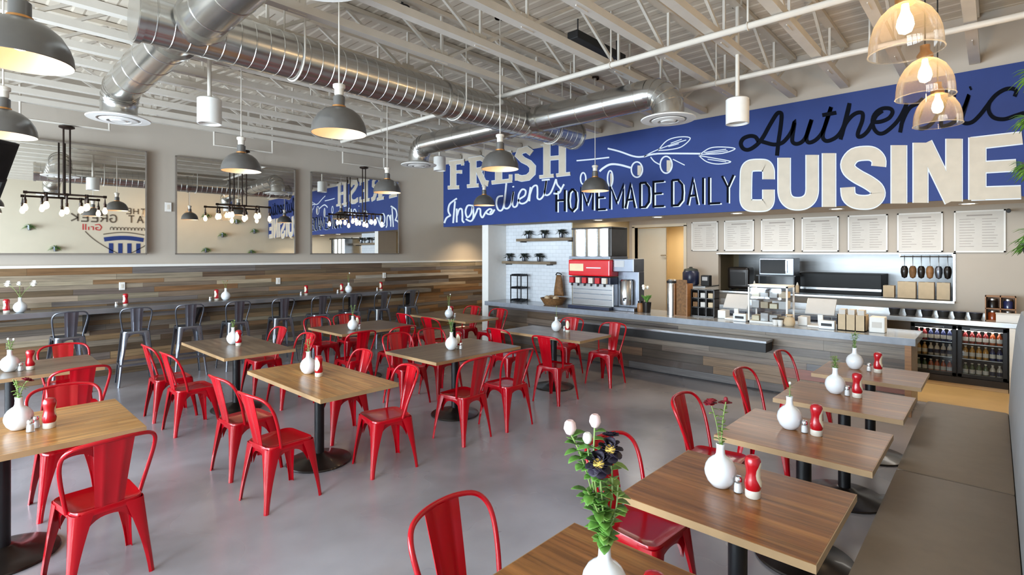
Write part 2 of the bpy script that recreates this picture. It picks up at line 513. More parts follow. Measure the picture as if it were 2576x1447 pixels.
# stub wall at the counter's far end, tile block, kitchen back wall with door opening and cook-line opening
b = MB(); b.box(7.55, 8.1, 7.66, 7.84, 0, 2.46); struct('wall_stub', b, 'white', bevel=.006)
b = MB(); b.box(8.1, XB, 5.92, 7.84, 0, 2.6); struct('wall_block', b, 'tan_wall')
b = MB(); b.box(8.085, 8.1, 5.93, 7.66, 0.9, 2.46); struct('wall_tile', b, 'tile')
DY0, DY1 = 4.66, 5.78
OY0, OY1, OZ0, OZ1 = 0.46, 3.96, 1.16, 1.86
b = MB(); b.box(XB, XB + .12, DY1, 5.92, 0, 2.6); b.box(XB, XB + .12, DY0, DY1, 2.43, 2.6)
b.box(XB, XB + .12, OY1, DY0, 0, 2.6); b.box(XB, XB + .12, OY0, OY1, 0, OZ0); b.box(XB, XB + .12, OY0, OY1, OZ1, 2.6)
b.box(XB, XB + .12, YR, OY0, 0, 2.6)
struct('wall_kitchen', b, 'wall')
b = MB(); b.box(11.95, 12.05, YR, YL, 0, 2.6); b.box(XB + .12, 12, 4.3, 4.36, 0, 2.6); b.box(XB + .12, 12, 5.86, 5.92, 0, 2.6)
struct('wall_back_corridor', b, 'tan_wall')
b = MB(); b.box(XB - .02, XB + .14, DY0 - .06, DY0, 0, 2.45); b.box(XB - .02, XB + .14, DY1, DY1 + .06, 0, 2.45); b.box(XB - .02, XB + .14, DY0 - .06, DY1 + .06, 2.43, 2.49)
dr = struct('door_1', b, 'cream')
MB().box(XB + .14, XB + .18, DY0 + .46, DY1, 0, 2.42).build('door_leaf', 'cream', dr, bevel=.004)
b = MB(); b.tube([(XB + .14, DY0 + .53, 1.83), (XB + .05, DY0 + .53, 1.83), (XB + .05, DY0 + .40, 1.83)], .013); b.build('handle', 'chrome', dr, smooth=True)

# left wall: reclaimed board wainscot, white rail
b = MB()
boards(b, XW, 9.75, 0.0, 1.66, lambda u, v, w: (u, YL - w, v), PAL, h=.085, force=(6.2, 8.0, 1.38, srgb(176, 166, 152)))
o = b.build('wainscot', 'plankX'); tag(o, 'reclaimed grey and brown plank wainscot along the mirror wall', 'wainscot')
o.name = 'wall_left_wainscot'; o['kind'] = 'structure'
b = MB(); b.box(XW, 9.75, YL - .035, YL, 1.66, 1.70); struct('trim_1', b, 'white', bevel=.004)

# ================================================================== ceiling structure
def make_truss():
    t = thing('roof_truss', '', 'roof truss')
    x0, x1, zb, zt = XW, 7.5, 3.94, 4.40
    b = MB(); b.box(x0, x1, -.045, .045, zb - .03, zb + .04); b.build('bottom_chord', 'steel_white', t)
    b = MB(); b.box(x0, x1, -.04, .04, zt, zt + .045); b.build('top_chord', 'ceil', t)
    n = 7; st = (x1 - x0) / n
    for i in range(n):
        a = x0 + i * st; m_ = a + st / 2
        MB().bar((a + .02, 0, zt), (m_ - .02, 0, zb), .026, .03).build('web_member', 'steel_white', t)
        MB().bar((m_ + .02, 0, zb), (a + st - .02, 0, zt), .026, .03).build('web_member', 'steel_white', t)
        MB().bar((m_, 0, zb), (m_, 0, zt), .024, .024).build('web_member', 'steel_white', t)
        MB().box(m_ - .08, m_ + .08, -.005, .005, zb - .04, zb + .1).build('gusset_plate', 'steel_white', t)
    return t


ty = [0.16, .76, 1.36, 1.94, 2.52, 3.12, 3.73, 4.33, 4.93, 5.53, 6.13, 6.73, 7.27, 7.87, 8.47, 9.07, 9.6]
ordn = ['nearest the right wall', 'second from the right wall', 'third from the right wall', 'fourth from the right wall', 'fifth from the right wall', 'sixth from the right wall', 'seventh from the right wall, just right of the long duct', 'just left of the long duct', 'second left of the long duct', 'third left of the long duct', 'fourth left of the long duct', 'fifth left of the long duct', 'fifth from the mirror wall', 'fourth from the mirror wall', 'third from the mirror wall', 'second from the mirror wall', 'nearest the mirror wall']
for y, od in zip(ty, ordn):
    place('truss', make_truss, (0, y, 0), 0, 'white open-web roof truss, ' + od, 'roof trusses under the deck')


def pipe_thing(name, label, pts, r, hang, mat='steel_white', top=ZC):
    p0 = pts[0]
    b = MB(); b.tube(pts, r, 10)
    o = b.build(name, mat, smooth=True); tag(o, label, 'pipe')
    for h in hang:
        hb = MB(); hb.tube([(h[0], h[1], h[2] + r * .5), (h[0], h[1], top)], .009, 6)
        hb.tube([(h[0] + (r + .006) * math.cos(a), h[1], h[2] + (r + .006) * math.sin(a)) for a in [2 * PI * k / 10 for k in range(10)]], .006, 5, closed=True)
        hb.build('hanger_rod', mat, o, smooth=True)
    return o


pipe_thing('sprinkler_pipe', 'long white sprinkler pipe crossing under the trusses above the room centre', [(4.79, 8.6, ZC), (4.79, 8.6, 3.875), (4.79, 0.66, 3.875), (4.79, .66, ZC)], .03,
           [(4.79, 7.3, 3.875), (4.79, 5.9, 3.875), (4.79, 3.0, 3.875), (4.79, 1.6, 3.875)])
pipe_thing('sprinkler_pipe', 'white sprinkler pipe nearest the blue sign, behind the glass pendants', [(6.12, 3.1, ZC), (6.12, 3.1, 3.87), (6.12, -.2, 3.87), (6.12, -.2, ZC)], .03,
           [(6.12, 2.4, 3.87), (6.12, .9, 3.87)])
pipe_thing('conduit', 'thin white conduit run with junction boxes right of the long duct end', [(5.7, 5.0, ZC), (5.7, 5.0, 3.9), (5.7, 3.3, 3.9), (5.7, 3.3, ZC)], .018, [(5.7, 4.2, 3.9)])

# ducts ---------------------------------------------------------------
def spiral(length, r, pitch=0.115):
    prof = [(0, 0), (r, 0)]; x = pitch
    while x < length - .02:
        prof += [(r, x - .006), (r + .004, x - .003), (r + .004, x + .003), (r, x + .006)]; x += pitch
    return prof + [(r, length), (0, length)]


DYC, DZC, DR = 4.64, 3.64, 0.195
dt = thing('spiral_duct', 'long galvanised spiral duct running from the left across the ceiling centre', 'duct', (0.92, DYC, DZC))
MB().lathe(spiral(5.5, DR), 32, axis=0).build('duct_body', 'duct', dt, smooth=True)
for x in (.005, 2.9, 4.3, 5.44):
    b = MB(); b.lathe([(DR, 0), (DR + .016, 0), (DR + .016, .04), (DR, .04)], 32, (x, 0, 0), axis=0); b.build('joint_collar', 'duct', dt, smooth=True)
for x in (1.2, 3.1, 4.9):
    b = MB(); b.tube([(x, -DR - .012, ZC - DZC)] + [(x, (DR + .012) * math.cos(a), (DR + .012) * math.sin(a)) for a in [PI + PI * k / 12 for k in range(13)]] + [(x, DR + .012, ZC - DZC)], .008, 6)
    b.build('hanger_strap', 'steel_white', dt, smooth=True)


def branch(x, y0, y1, label, r=.165):
    """side duct from the main duct to y1 with an elbow down to a round diffuser"""
    sg = 1 if y1 > y0 else -1
    L = abs(y1 - y0) - .22
    b = MB(); b.lathe([(q, h * sg) for q, h in spiral(L, r, .4)], 28, axis=1); t = b.build('branch_duct', 'duct', dt, smooth=True, loc=(x - .92, y0 - DYC, 0)); t['label'] = label
    pts = [(0, sg * (L + .22 * math.sin(a)), -.22 * (1 - math.cos(a))) for a in [PI / 2 * k / 5 for k in range(6)]]
    b = MB(); b.tube(pts + [(0, sg * (L + .22), -.27)], r * 1.01, 28)
    for p, a in zip(pts[1:-1], [PI / 2 * k / 5 for k in range(1, 5)]):
        d = Vector((0, sg * math.cos(a), -math.sin(a)))
        b.tube([Vector(p) - d * .008, Vector(p) + d * .008], r * 1.05, 28)
    b.build('elbow', 'duct', t, smooth=True)
    b = MB(); z = -.27
    b.lathe([(0, z - .075), (.07, z - .075), (.085, z - .06), (.0, z - .05)], 32, (0, sg * (L + .22), 0))
    b.lathe([(.11, z - .07), (.17, z - .062), (.175, z - .055), (.11, z - .05), (.11, z - .07)], 32, (0, sg * (L + .22), 0))
    b.lathe([(.2, z - .055), (.285, z - .052), (.29, z - .042), (.17, z + .005), (.165, z - .005), (.2, z - .055)], 32, (0, sg * (L + .22), 0))
    b.build('diffuser', 'white', t, smooth=True)
    MB().lathe([(r, 0), (r + .02, 0), (r + .02, .05), (r, .05)], 28, (0, sg * .18, 0), axis=1).build('collar', 'duct', t, smooth=True)
    return t


branch(1.25, DYC + .1, 6.95, 'left branch duct near the camera dropping to a white round diffuser above the left tables')
branch(1.3, DYC - .1, 2.6, 'right branch duct near the camera leaving the top of the view')
branch(5.25, DYC + .1, 6.95, 'far left branch duct ending in a diffuser beside the blue sign')
branch(5.3, DYC - .1, 2.6, 'far right branch duct ending in a round diffuser in front of the blue sign')

# white cylinders and small ceiling fixtures
def make_cyl():
    t = thing('cylinder_light', '', 'ceiling light')
    MB().lathe([(.085, .02), (.1, 0), (.112, 0), (.112, .25), (.1, .26), (0, .26)], 28).build('housing', 'white', t, smooth=True)
    MB().lathe([(0, .022), (.085, .022)], 28).build('lens', 'socket', t)
    MB().lathe([(.02, .26), (.02, 1.24)], 10).build('stem', 'steel_white', t, smooth=True)
    MB().lathe([(.05, 1.2), (.05, 1.25), (0, 1.25)], 16).build('ceiling_plate', 'steel_white', t, smooth=True)
    return t


for px_, py_, lb in [(1855, 312, 'white cylinder light in front of the blue sign'), (527, 312, 'white cylinder light above the gap between left and middle mirrors'), (1106, 430, 'white cylinder light beside the left end of the blue sign')]:
    p = at(px_, py_, z=3.4 if px_ == 1106 else 3.2); place('cyl', make_cyl, p, 0, lb, 'white cylinder ceiling lights')

t = thing('smoke_detector', 'small white smoke detector under the roof deck', 'detector', tuple(at(1012, 32, z=4.3)))
MB().lathe([(0, 0), (.05, 0), (.07, .02), (.07, .045), (0, .045)], 20).build('body', 'white', t, smooth=True)
MB().lathe([(.075, .045), (.075, .06), (.012, .062), (.012, .15), (0, .15)], 20).build('mount_base', 'blackm', t, smooth=True)
a = at(1440, 98, z=4.2)
t = thing('linear_heater', 'slim black box fixture lying between the ceiling trusses', 'heater', (a.x, a.y, 4.2))
MB().box(0, 1.0, -.07, .07, 0, .09).build('body', 'blackm', t, bevel=.01)
for x in (.1, .9):
    b = MB(); b.tube([(x, 0, .09), (x, 0, .25)], .008, 6); b.build('hanger_rod', 'blackm', t)

# ================================================================== pendants
def make_dome():
    t = thing('dome_pendant', '', 'pendant light')
    pr = [(.2, 0), (.203, .004), (.198, .05), (.185, .09), (.155, .14), (.115, .175), (.07, .195), (.045, .20)]
    b = MB(); b.lathe(pr, 36); b.build('shade', 'dome', t, smooth=True)
    pi = [(r - .006, z - .002) for r, z in pr]; pi[0] = (.2, 0)
    b = MB(); b.lathe(pi + [(0, .192)], 36); b.build('lining', 'domein', t, smooth=True)
    b = MB(); b.lathe([(.0455, .197), (.05, .2), (.05, .212), (.04, .214)], 24); b.build('copper_band', 'copper', t, smooth=True)
    b = MB(); b.lathe([(.043, .212), (.043, .28), (.03, .29), (.03, .295)], 24); b.build('neck', 'dome', t, smooth=True)
    b = MB(); b.lathe([(.03, .292), (.034, .3), (.034, .34), (.045, .35), (.045, .372), (.012, .385), (0, .385)], 24); b.build('socket', 'socket', t, smooth=True)
    b = MB(); b.tube([(0, 0, .38), (0, 0, ZC - 2.78)], .006, 6); b.build('stem', 'steel_white', t, smooth=True)
    b = MB(); b.lathe([(.06, ZC - 2.82), (.06, ZC - 2.79), (0, ZC - 2.78)], 18); b.build('canopy', 'pipe', t, smooth=True)
    b = MB(); b.lathe([(0, .05), (.025, .06), (.035, .09), (.025, .125), (.014, .15), (.014, .19)], 16); b.build('bulb', 'bulb_warm', t, smooth=True)
    return t


for px_, py_, lb in [(50, 155, 'large grey dome pendant cut by the top left corner'), (8, 341, 'grey dome pendant at the left edge below the corner one'), (853, 337, 'grey dome pendant hanging under the long duct at left centre'),
                     (607, 431, 'grey dome pendant in front of the middle mirror'), (974, 485, 'grey dome pendant overlapping the right edge of the right mirror'), (1258, 426, 'grey dome pendant over the word FRESH on the sign'),
                     (1218, 517, 'small far grey dome pendant over the word Ingredients'), (1497, 481, 'grey dome pendant over the olive branch and HOMEMADE')]:
    place('dome', make_dome, at(px_, py_, z=2.78), 0, lb, 'grey dome pendants')


def make_glass():
    t = thing('glass_pendant', '', 'pendant light')
    pr = [(.175, 0), (.172, .06), (.165, .11), (.15, .16), (.12, .215), (.08, .255), (.045, .275)]
    b = MB(); b.lathe(pr, 36); b.build('shade', 'shade', t, smooth=True)
    b = MB(); b.tube([(.176 * math.cos(a), .176 * math.sin(a), 0) for a in [2 * PI * k / 36 for k in range(36)]], .004, 6, closed=True); b.build('rim', 'saltglass', t, smooth=True)
    b = MB(); b.lathe([(.047, .27), (.05, .3), (.03, .33), (.03, .37), (0, .38)], 24); b.build('socket_cap', 'copper', t, smooth=True)
    b = MB(); b.lathe([(0, .1), (.03, .115), (.042, .15), (.036, .19), (.02, .23), (.016, .27)], 18); b.build('bulb', 'bulb_glass', t, smooth=True)
    b = MB(); b.tube([(0, 0, .37), (0, 0, ZC - 3.0)], .005, 6); b.build('cord', 'blackm', t, smooth=True)
    b = MB(); b.lathe([(.055, ZC - 3.04), (.055, ZC - 3.01), (0, ZC - 3.0)], 18); b.build('canopy', 'blackm', t, smooth=True)
    return t


for xx, lb in [(3.65, 'clear glass pendant nearest the camera, top of the right hand row'), (4.78, 'middle clear glass pendant of the right hand row'), (5.9, 'farthest clear glass pendant, over the letter t of Authentic')]:
    place('gp', make_glass, (xx, .37, 3.0), 0, lb, 'clear glass pendants over the booth tables')


def make_chand():
    t = thing('pipe_chandelier', '', 'chandelier')
    z0 = 2.70 - 3.66
    b = MB()
    b.tube([(-.43, 0, z0 - .1), (-.43, 0, z0), (.43, 0, z0), (.43, 0, z0 - .1)], .014, 8)
    for x in (-.22, .22): b.tube([(x, -.07, z0 - .06), (x, -.07, z0), (x, .07, z0), (x, .07, z0 - .06)], .012, 8)
    b.tube([(0, 0, z0), (0, 0, z0 - .12)], .014, 8)
    b.build('pipe_frame', 'pipe', t, smooth=True)
    for x in (-.43, -.22, 0, .22, .43):
        b = MB(); b.lathe([(.02, -.02), (.02, .02)], 10, (x, 0, z0), axis=0); b.build('fitting', 'pipe', t, smooth=True)
    for x in (-.035, .035):
        b = MB(); b.tube([(x, 0, 0), (x, 0, z0)], .011, 8); b.build('down_rod', 'pipe', t, smooth=True)
    b = MB(); b.lathe([(0, .0), (.09, 0), (.09, -.02), (.05, -.035), (0, -.035)], 20); b.build('canopy', 'pipe', t, smooth=True)
    for x, y, z in [(-.43, 0, z0 - .1), (.43, 0, z0 - .1), (0, 0, z0 - .12), (-.22, -.07, z0 - .06), (-.22, .07, z0 - .06), (.22, -.07, z0 - .06), (.22, .07, z0 - .06)]:
        b = MB(); b.lathe([(.019, 0), (.019, -.05), (.015, -.055)], 12, (x, y, z)); s = b.build('lamp_socket', 'pipe', t, smooth=True)
        b = MB(); b.lathe([(.013, -.05), (.018, -.07), (.03, -.10), (.03, -.125), (.018, -.15), (0, -.158)], 14, (x, y, z)); b.build('bulb', 'bulb_fil', t, smooth=True)
    return t


MIR = [(.1, 2.14, 'left'), (2.55, 4.54, 'middle'), (4.88, 6.92, 'right')]
for xx, w in [(1.13, 'left'), (3.5, 'middle'), (5.85, 'right')]:
    place('ch', make_chand, (xx, 9.6, 3.66), 0, 'black iron pipe chandelier with glowing bulbs before the %s mirror' % w, 'pipe chandeliers before the mirrors')
    o = MB(); o.tube([(xx - .48, 9.6, ZC), (xx - .48, 9.6, 3.69), (xx + .48, 9.6, 3.69), (xx + .48, 9.6, ZC)], .02, 8)
    tag(o.build('hanger_frame', 'steel_white', smooth=True), 'white drop pipe frame carrying the chandelier before the %s mirror' % w, 'hanger frame', 'white hanger frames')

# mirrors
for a, c, w in MIR:
    t = thing('wall_mirror', 'large %s wall mirror above the plank wainscot' % w, 'mirror', ((a + c) / 2, YL - .075, 1.855), R(-1.7), 'square mirrors on the left wall')
    hw = (c - a) / 2
    MB().box(-hw + .02, hw - .02, -.004, .035, .02, 1.62).build('mirror_glass', 'mirror', t)
    b = MB(); b.box(-hw, -hw + .021, -.012, .035, 0, 1.64); b.box(hw - .021, hw, -.012, .04, 0, 1.64); b.box(-hw, hw, -.012, .04, 0, .021); b.box(-hw, hw, -.012, .04, 1.619, 1.64)
    b.build('mirror_frame', 'mirframe', t)
# tilted television at the left edge
p = at(44, 361, Y=8.0)
t = thing('television', 'black television facing the room, tilted down on a ceiling pole at the left edge', 'television', tuple(p), R(45))
b = MB(); b.box(-1.15, 0, -.03, .03, -.46, 0); o = b.build('casing', 'blackm', t, bevel=.006); o.rotation_euler = (R(20), 0, 0)
b = MB(); b.box(-1.12, -.03, -.034, -.03, -.43, -.03); o = b.build('screen', 'black', t); o.rotation_euler = (R(20), 0, 0)
b = MB(); b.tube([(-.57, .12, -.2), (-.57, .12, ZC - p.z)], .025, 10); b.build('pole', 'blackm', t, smooth=True)

# wall switches, outlets, thermostat
def plate(name, px_, py_, w, h, label, Y=YL - .03):
    p = at(px_, py_, Y=Y)
    t = thing(name, label, 'wall plate', tuple(p))
    MB().box(-w / 2, w / 2, -.008, .02, -h / 2, h / 2).build('cover_plate', 'white', t, bevel=.003)
    MB().box(-w / 5, w / 5, -.012, -.007, -h / 4, h / 4).build('insert', 'socket', t)
    return t


plate('thermostat', 423, 521, .09, .15, 'white thermostat between the left and middle mirrors')
for px_, py_, lb in [(307, 720, 'white outlet plate on the planks above the second stool'), (700, 707, 'white outlet plate on the planks above the fifth stool'), (967, 693, 'white outlet plate on the pale plank near the corner')]:
    plate('outlet_plate', px_, py_, .075, .12, lb)

# ================================================================== the painted sign above the counter
XS = 7.5
sg = thing('sign_board', 'long blue painted sign over the counter with tan, white and black lettering', 'sign', (XS, 4.4, 2.46))
MB().box(0, .03, YR + .01 - 4.4, 9.03 - 4.4, 0, 1.385).build('panel', 'blue', sg)


def crop(x0, y0, k):
    return lambda pts: [(x0 + x / k, y0 + y / k) for x, y in pts]


cA = crop(1100, 350, 6.292); cB = crop(1380, 330, 5.367); cC = crop(1840, 190, 6.292); cD = crop(2196, 150, 6.292); cE = crop(1840, 330, 3.5)


def stroke(mb, pts, w, depth, closed=False, off=(0, 0)):
    """brush stroke: the polyline's outline laid on the sign's own face, depth in front of it"""
    P = [Vector((x + off[0], y + off[1])) for x, y in pts]
    n = len(P); Lf = []; Rt = []
    for i in range(n):
        a = P[i - 1] if (i > 0 or closed) else P[i]
        b_ = P[(i + 1) % n] if (i < n - 1 or closed) else P[i]
        d1 = (P[i] - a); d2 = (b_ - P[i])
        if d1.length < 1e-6: d1 = d2
        if d2.length < 1e-6: d2 = d1
        d1.normalize(); d2.normalize()
        n1 = Vector((-d1.y, d1.x)); n2 = Vector((-d2.y, d2.x)); m_ = n1 + n2
        m_ = n1 if m_.length < .3 else m_.normalized()
        k = min(1.8, 1 / max(.4, m_.dot(n1)))
        Lf.append(P[i] + m_ * (w / 2 * k)); Rt.append(P[i] - m_ * (w / 2 * k))
    def W3(p, dx):
        q = at(p.x, p.y, X=XS); return (-dx, q.y - 4.4, q.z - 2.46)
    vs = []
    for l, r_ in zip(Lf, Rt): vs += [W3(l, depth), W3(r_, depth), W3(l, 0), W3(r_, 0)]
    fs = []
    for i in range(n if closed else n - 1):
        a = 4 * i; b_ = 4 * ((i + 1) % n)
        fs += [(a, a + 1, b_ + 1, b_), (a, b_, b_ + 2, a + 2), (a + 1, a + 3, b_ + 3, b_ + 1)]
    if not closed:
        e = 4 * (n - 1); fs += [(0, 2, 3, 1), (e, e + 1, e + 3, e + 2)]
    mb.add(vs, fs)


def arc(cx, cy, rx, ry, a0, a1, n=10):
    return [(cx + rx * math.cos(R(a0 + (a1 - a0) * i / n)), cy + ry * math.sin(R(a0 + (a1 - a0) * i / n))) for i in range(n + 1)]


def word(name, items, mat, depth, outline=None, off=(0, 0), grow=0):
    if outline:
        b = MB()
        for i, (p, w) in enumerate(items): stroke(b, p, w + grow, depth * .5 + .0003 * i, off=off)
        b.build(name + '_outline', outline, sg)
    b = MB()
    for i, (p, w) in enumerate(items): stroke(b, p, w, depth + .0003 * i)
    return b.build(name, mat, sg)


# CUISINE
it = []
for p, w in [([(328, 425), (328, 385), (326, 345), (308, 310), (275, 300), (200, 301), (158, 312), (135, 345), (130, 400), (128, 480), (127, 560), (130, 615), (148, 645), (185, 656), (275, 656), (310, 645), (326, 612), (327, 560), (327, 515)], 92),
             ([(465, 235), (465, 330), (465, 450), (467, 540), (485, 595), (525, 630), (585, 640), (645, 630), (690, 595), (710, 540), (712, 450), (712, 320), (712, 210)], 100),
             ([(860, 195), (860, 668)], 108),
             ([(1297, 312), (1297, 255), (1255, 208), (1190, 195), (1085, 212), (1028, 280), (1040, 345), (1110, 400), (1205, 452), (1275, 505), (1292, 560), (1250, 612), (1180, 628), (1090, 618), (1035, 575), (1024, 495)], 112),
             ([(1475, 125), (1475, 638)], 128), ([(1665, 103), (1665, 632)], 122), ([(1700, 110), (1945, 615)], 128), ([(1960, 68), (1960, 620)], 135),
             ([(2165, 57), (2165, 607)], 142), ([(2110, 112), (2560, 60)], 98), ([(2165, 322), (2508, 302)], 92), ([(2110, 552), (2550, 538)], 105)]:
    q = cE(p)
    if len(p) > 4: q = [(v.x, v.y) for v in catmull([(x, y, 0) for x, y in q], 4)]
    it.append((q, w / 3.5))
word('lettering_cuisine', it, 'lettan', .012, 'letwhite', grow=6)
# Authentic
it = []
for p, k in [([(430, 1050), (380, 975), (290, 960), (190, 1000), (150, 1080), (190, 1160), (280, 1175), (400, 1100), (500, 980), (600, 800), (710, 620), (770, 590), (795, 640), (775, 850), (745, 1050), (722, 1270)], cC),
             ([(430, 1030), (560, 1070), (680, 1095), (800, 1070), (900, 970), (965, 860), (1000, 740), (968, 950), (968, 1050), (1030, 1085), (1120, 1050), (1190, 950), (1270, 700), (1190, 960), (1205, 1050), (1260, 1060), (1350, 1010), (1440, 900), (1510, 720), (1580, 500), (1500, 740), (1445, 950), (1480, 1030), (1560, 1030), (1680, 960), (1770, 820), (1850, 560), (1870, 440)], cC),
             ([(1440, 630), (1660, 590)], cC), ([(1870, 440), (1800, 720), (1728, 1015)], cC),
             ([(1745, 960), (1800, 780), (1900, 650), (2000, 590), (2075, 605), (2070, 720), (2005, 900), (2010, 970), (2080, 955), (2160, 880), (2230, 760), (2290, 640), (2391, 560)], cC),
             ([(0, 920), (60, 830), (160, 775), (275, 780), (310, 840), (250, 930), (120, 985), (0, 990)], cD), ([(30, 860), (-5, 960), (10, 1080), (80, 1165), (180, 1160), (320, 1050), (420, 930), (500, 780), (535, 690)], cD),
             ([(535, 690), (470, 950), (430, 1155)], cD), ([(445, 1040), (520, 860), (600, 750), (720, 690), (785, 640), (760, 800), (695, 1000), (720, 1085), (820, 1085), (940, 1000), (1060, 800), (1200, 450)], cD),
             ([(1200, 450), (1105, 800), (1080, 1030), (1150, 1050), (1280, 990), (1390, 860), (1460, 720), (1520, 560), (1430, 850), (1410, 970), (1470, 1012), (1580, 985), (1700, 870), (1800, 740), (1930, 575), (2080, 478), (2200, 462), (2265, 500), (2240, 585)], cD),
             ([(1050, 600), (1310, 560)], cD), ([(1530, 462), (1555, 450)], cD), ([(1850, 660), (1825, 760), (1850, 860), (1930, 930), (2080, 945), (2250, 890), (2391, 845)], cD)]:
    q = [tuple(v) for v in catmull([(x, y, 0) for x, y in k(p)], 5)]
    it.append(([(x, y) for x, y, z in q], 9.5))
word('lettering_authentic', it, 'letblack', .010)
# FRESH
it = []
for p, w in [([(255, 370), (255, 770)], 86), ([(170, 770), (352, 762)], 46), ([(190, 385), (430, 352)], 60), ([(400, 330), (405, 420)], 34), ([(255, 525), (380, 515)], 36), ([(378, 490), (378, 550)], 26),
             ([(572, 320), (572, 740)], 92), ([(475, 748), (662, 733)], 46), ([(500, 335), (690, 300), (760, 345), (765, 425), (700, 480), (572, 500)], 62), ([(650, 490), (740, 690), (815, 705)], 78),
             ([(975, 240), (975, 690)], 100), ([(865, 690), (1190, 655)], 52), ([(1165, 560), (1165, 660)], 42), ([(870, 250), (1180, 215)], 52), ([(1160, 215), (1160, 310)], 40), ([(975, 460), (1100, 448)], 40),
             ([(1500, 225), (1420, 165), (1320, 190), (1290, 260), (1360, 330), (1460, 380), (1515, 440), (1510, 540), (1440, 610), (1340, 625), (1250, 600)], 88), ([(1262, 550), (1262, 660)], 42),
             ([(1740, 60), (1740, 600)], 100), ([(1985, 30), (1985, 570)], 100), ([(1740, 310), (1985, 290)], 56), ([(1622, 602), (1850, 580)], 44), ([(1890, 575), (2112, 550)], 44), ([(1640, 75), (1850, 50)], 44), ([(1880, 48), (2090, 25)], 44)]:
    it.append((cA(p), w / 6.292))
word('lettering_fresh', it, 'lettan', .012, 'letwhite', grow=2.4)
# Ingredients
it = []
for p in [[(315, 940), (250, 985), (195, 1040), (178, 1140), (215, 1215)], [(285, 985), (270, 1150), (255, 1330)], [(215, 1210), (150, 1250), (115, 1330)], [(312, 1100), (312, 1320)], [(318, 1210), (350, 1115), (392, 1112), (402, 1210), (402, 1290), (430, 1322)],
          [(560, 1055), (485, 1055), (452, 1150), (482, 1240), (540, 1180), (568, 1060), (575, 1240), (530, 1300), (455, 1265)], [(575, 1260), (628, 1150), (645, 1105), (685, 1112), (690, 1200), (722, 1240), (770, 1160), (830, 1108), (870, 1125), (835, 1170)], [(775, 1150), (800, 1185), (865, 1185), (912, 1115)],
          [(1045, 900), (965, 920), (940, 1020), (968, 1115), (1020, 1130), (1060, 1040), (1098, 700)], [(1062, 1020), (1070, 1090), (1130, 1092), (1180, 1000), (1212, 830), (1195, 1000), (1212, 1072), (1262, 1060), (1300, 960), (1390, 895), (1402, 815), (1345, 800), (1292, 890), (1300, 995), (1362, 1022), (1440, 960), (1482, 760)],
          [(1205, 745), (1212, 765)], [(1482, 760), (1462, 985)], [(1468, 890), (1518, 760), (1582, 740), (1592, 850), (1592, 935), (1640, 950), (1700, 860), (1735, 640), (1705, 850), (1742, 890), (1800, 850), (1850, 740), (1885, 635)], [(1660, 652), (1785, 640)], [(1885, 635), (1905, 720), (1962, 800), (1922, 862), (1845, 862)], [(1940, 850), (2012, 715)]]:
    q = catmull([(x, y, 0) for x, y in cA(p)], 4) if len(p) > 2 else [Vector((x, y, 0)) for x, y in cA(p)]
    it.append(([(v.x, v.y) for v in q], 4.2))
word('lettering_ingredients', it, 'letwhite', .008)
# HOMEMADE DAILY
it = []
base = lambda x: 1088 - .0525 * (x - 110); topl = lambda x: 800 - .0865 * (x - 110)


def L(x0, x1, segs):
    for s_ in segs:
        it.append((cB([(x0 + (x1 - x0) * u, topl(x0 + (x1 - x0) * u) + (base(x0 + (x1 - x0) * u) - topl(x0 + (x1 - x0) * u)) * v) for u, v in s_]), 5.2))


eM = [[(0, 1), (0, 0), (.5, .75), (1, 0), (1, 1)]]; eE = [[(1, 0), (0, 0), (0, 1), (1, 1)], [(0, .48), (.8, .48)]]
eA = [[(0, 1), (.5, 0), (1, 1)], [(.2, .66), (.8, .66)]]; eD = [[(0, 0), (.55, 0), (.95, .2), (1, .5), (.95, .8), (.55, 1), (0, 1), (0, 0)]]
eO = [[(.5, 0), (.9, .15), (1, .5), (.9, .85), (.5, 1), (.1, .85), (0, .5), (.1, .15), (.5, 0)]]
for x0, x1, g in [(108, 222, [[(0, 0), (0, 1)], [(1, 0), (1, 1)], [(0, .48), (1, .48)]]), (270, 380, eO), (438, 600, eM), (660, 775, eE), (832, 1008, eM), (1040, 1170, eA), (1240, 1365, eD), (1420, 1560, eE),
                  (1670, 1815, eD), (1880, 2015, eA), (2090, 2090.1, [[(0, 0), (0, 1)]]), (2170, 2320, [[(0, 0), (0, 1), (1, 1)]]), (2345, 2500, [[(0, 0), (.5, .45), (1, 0)], [(.5, .45), (.5, 1)]])]:
    L(x0, x1, g)
word('lettering_homemade_daily', it, 'letblack', .008, 'letwhite', off=(4.2, 2.0), grow=-1.6)
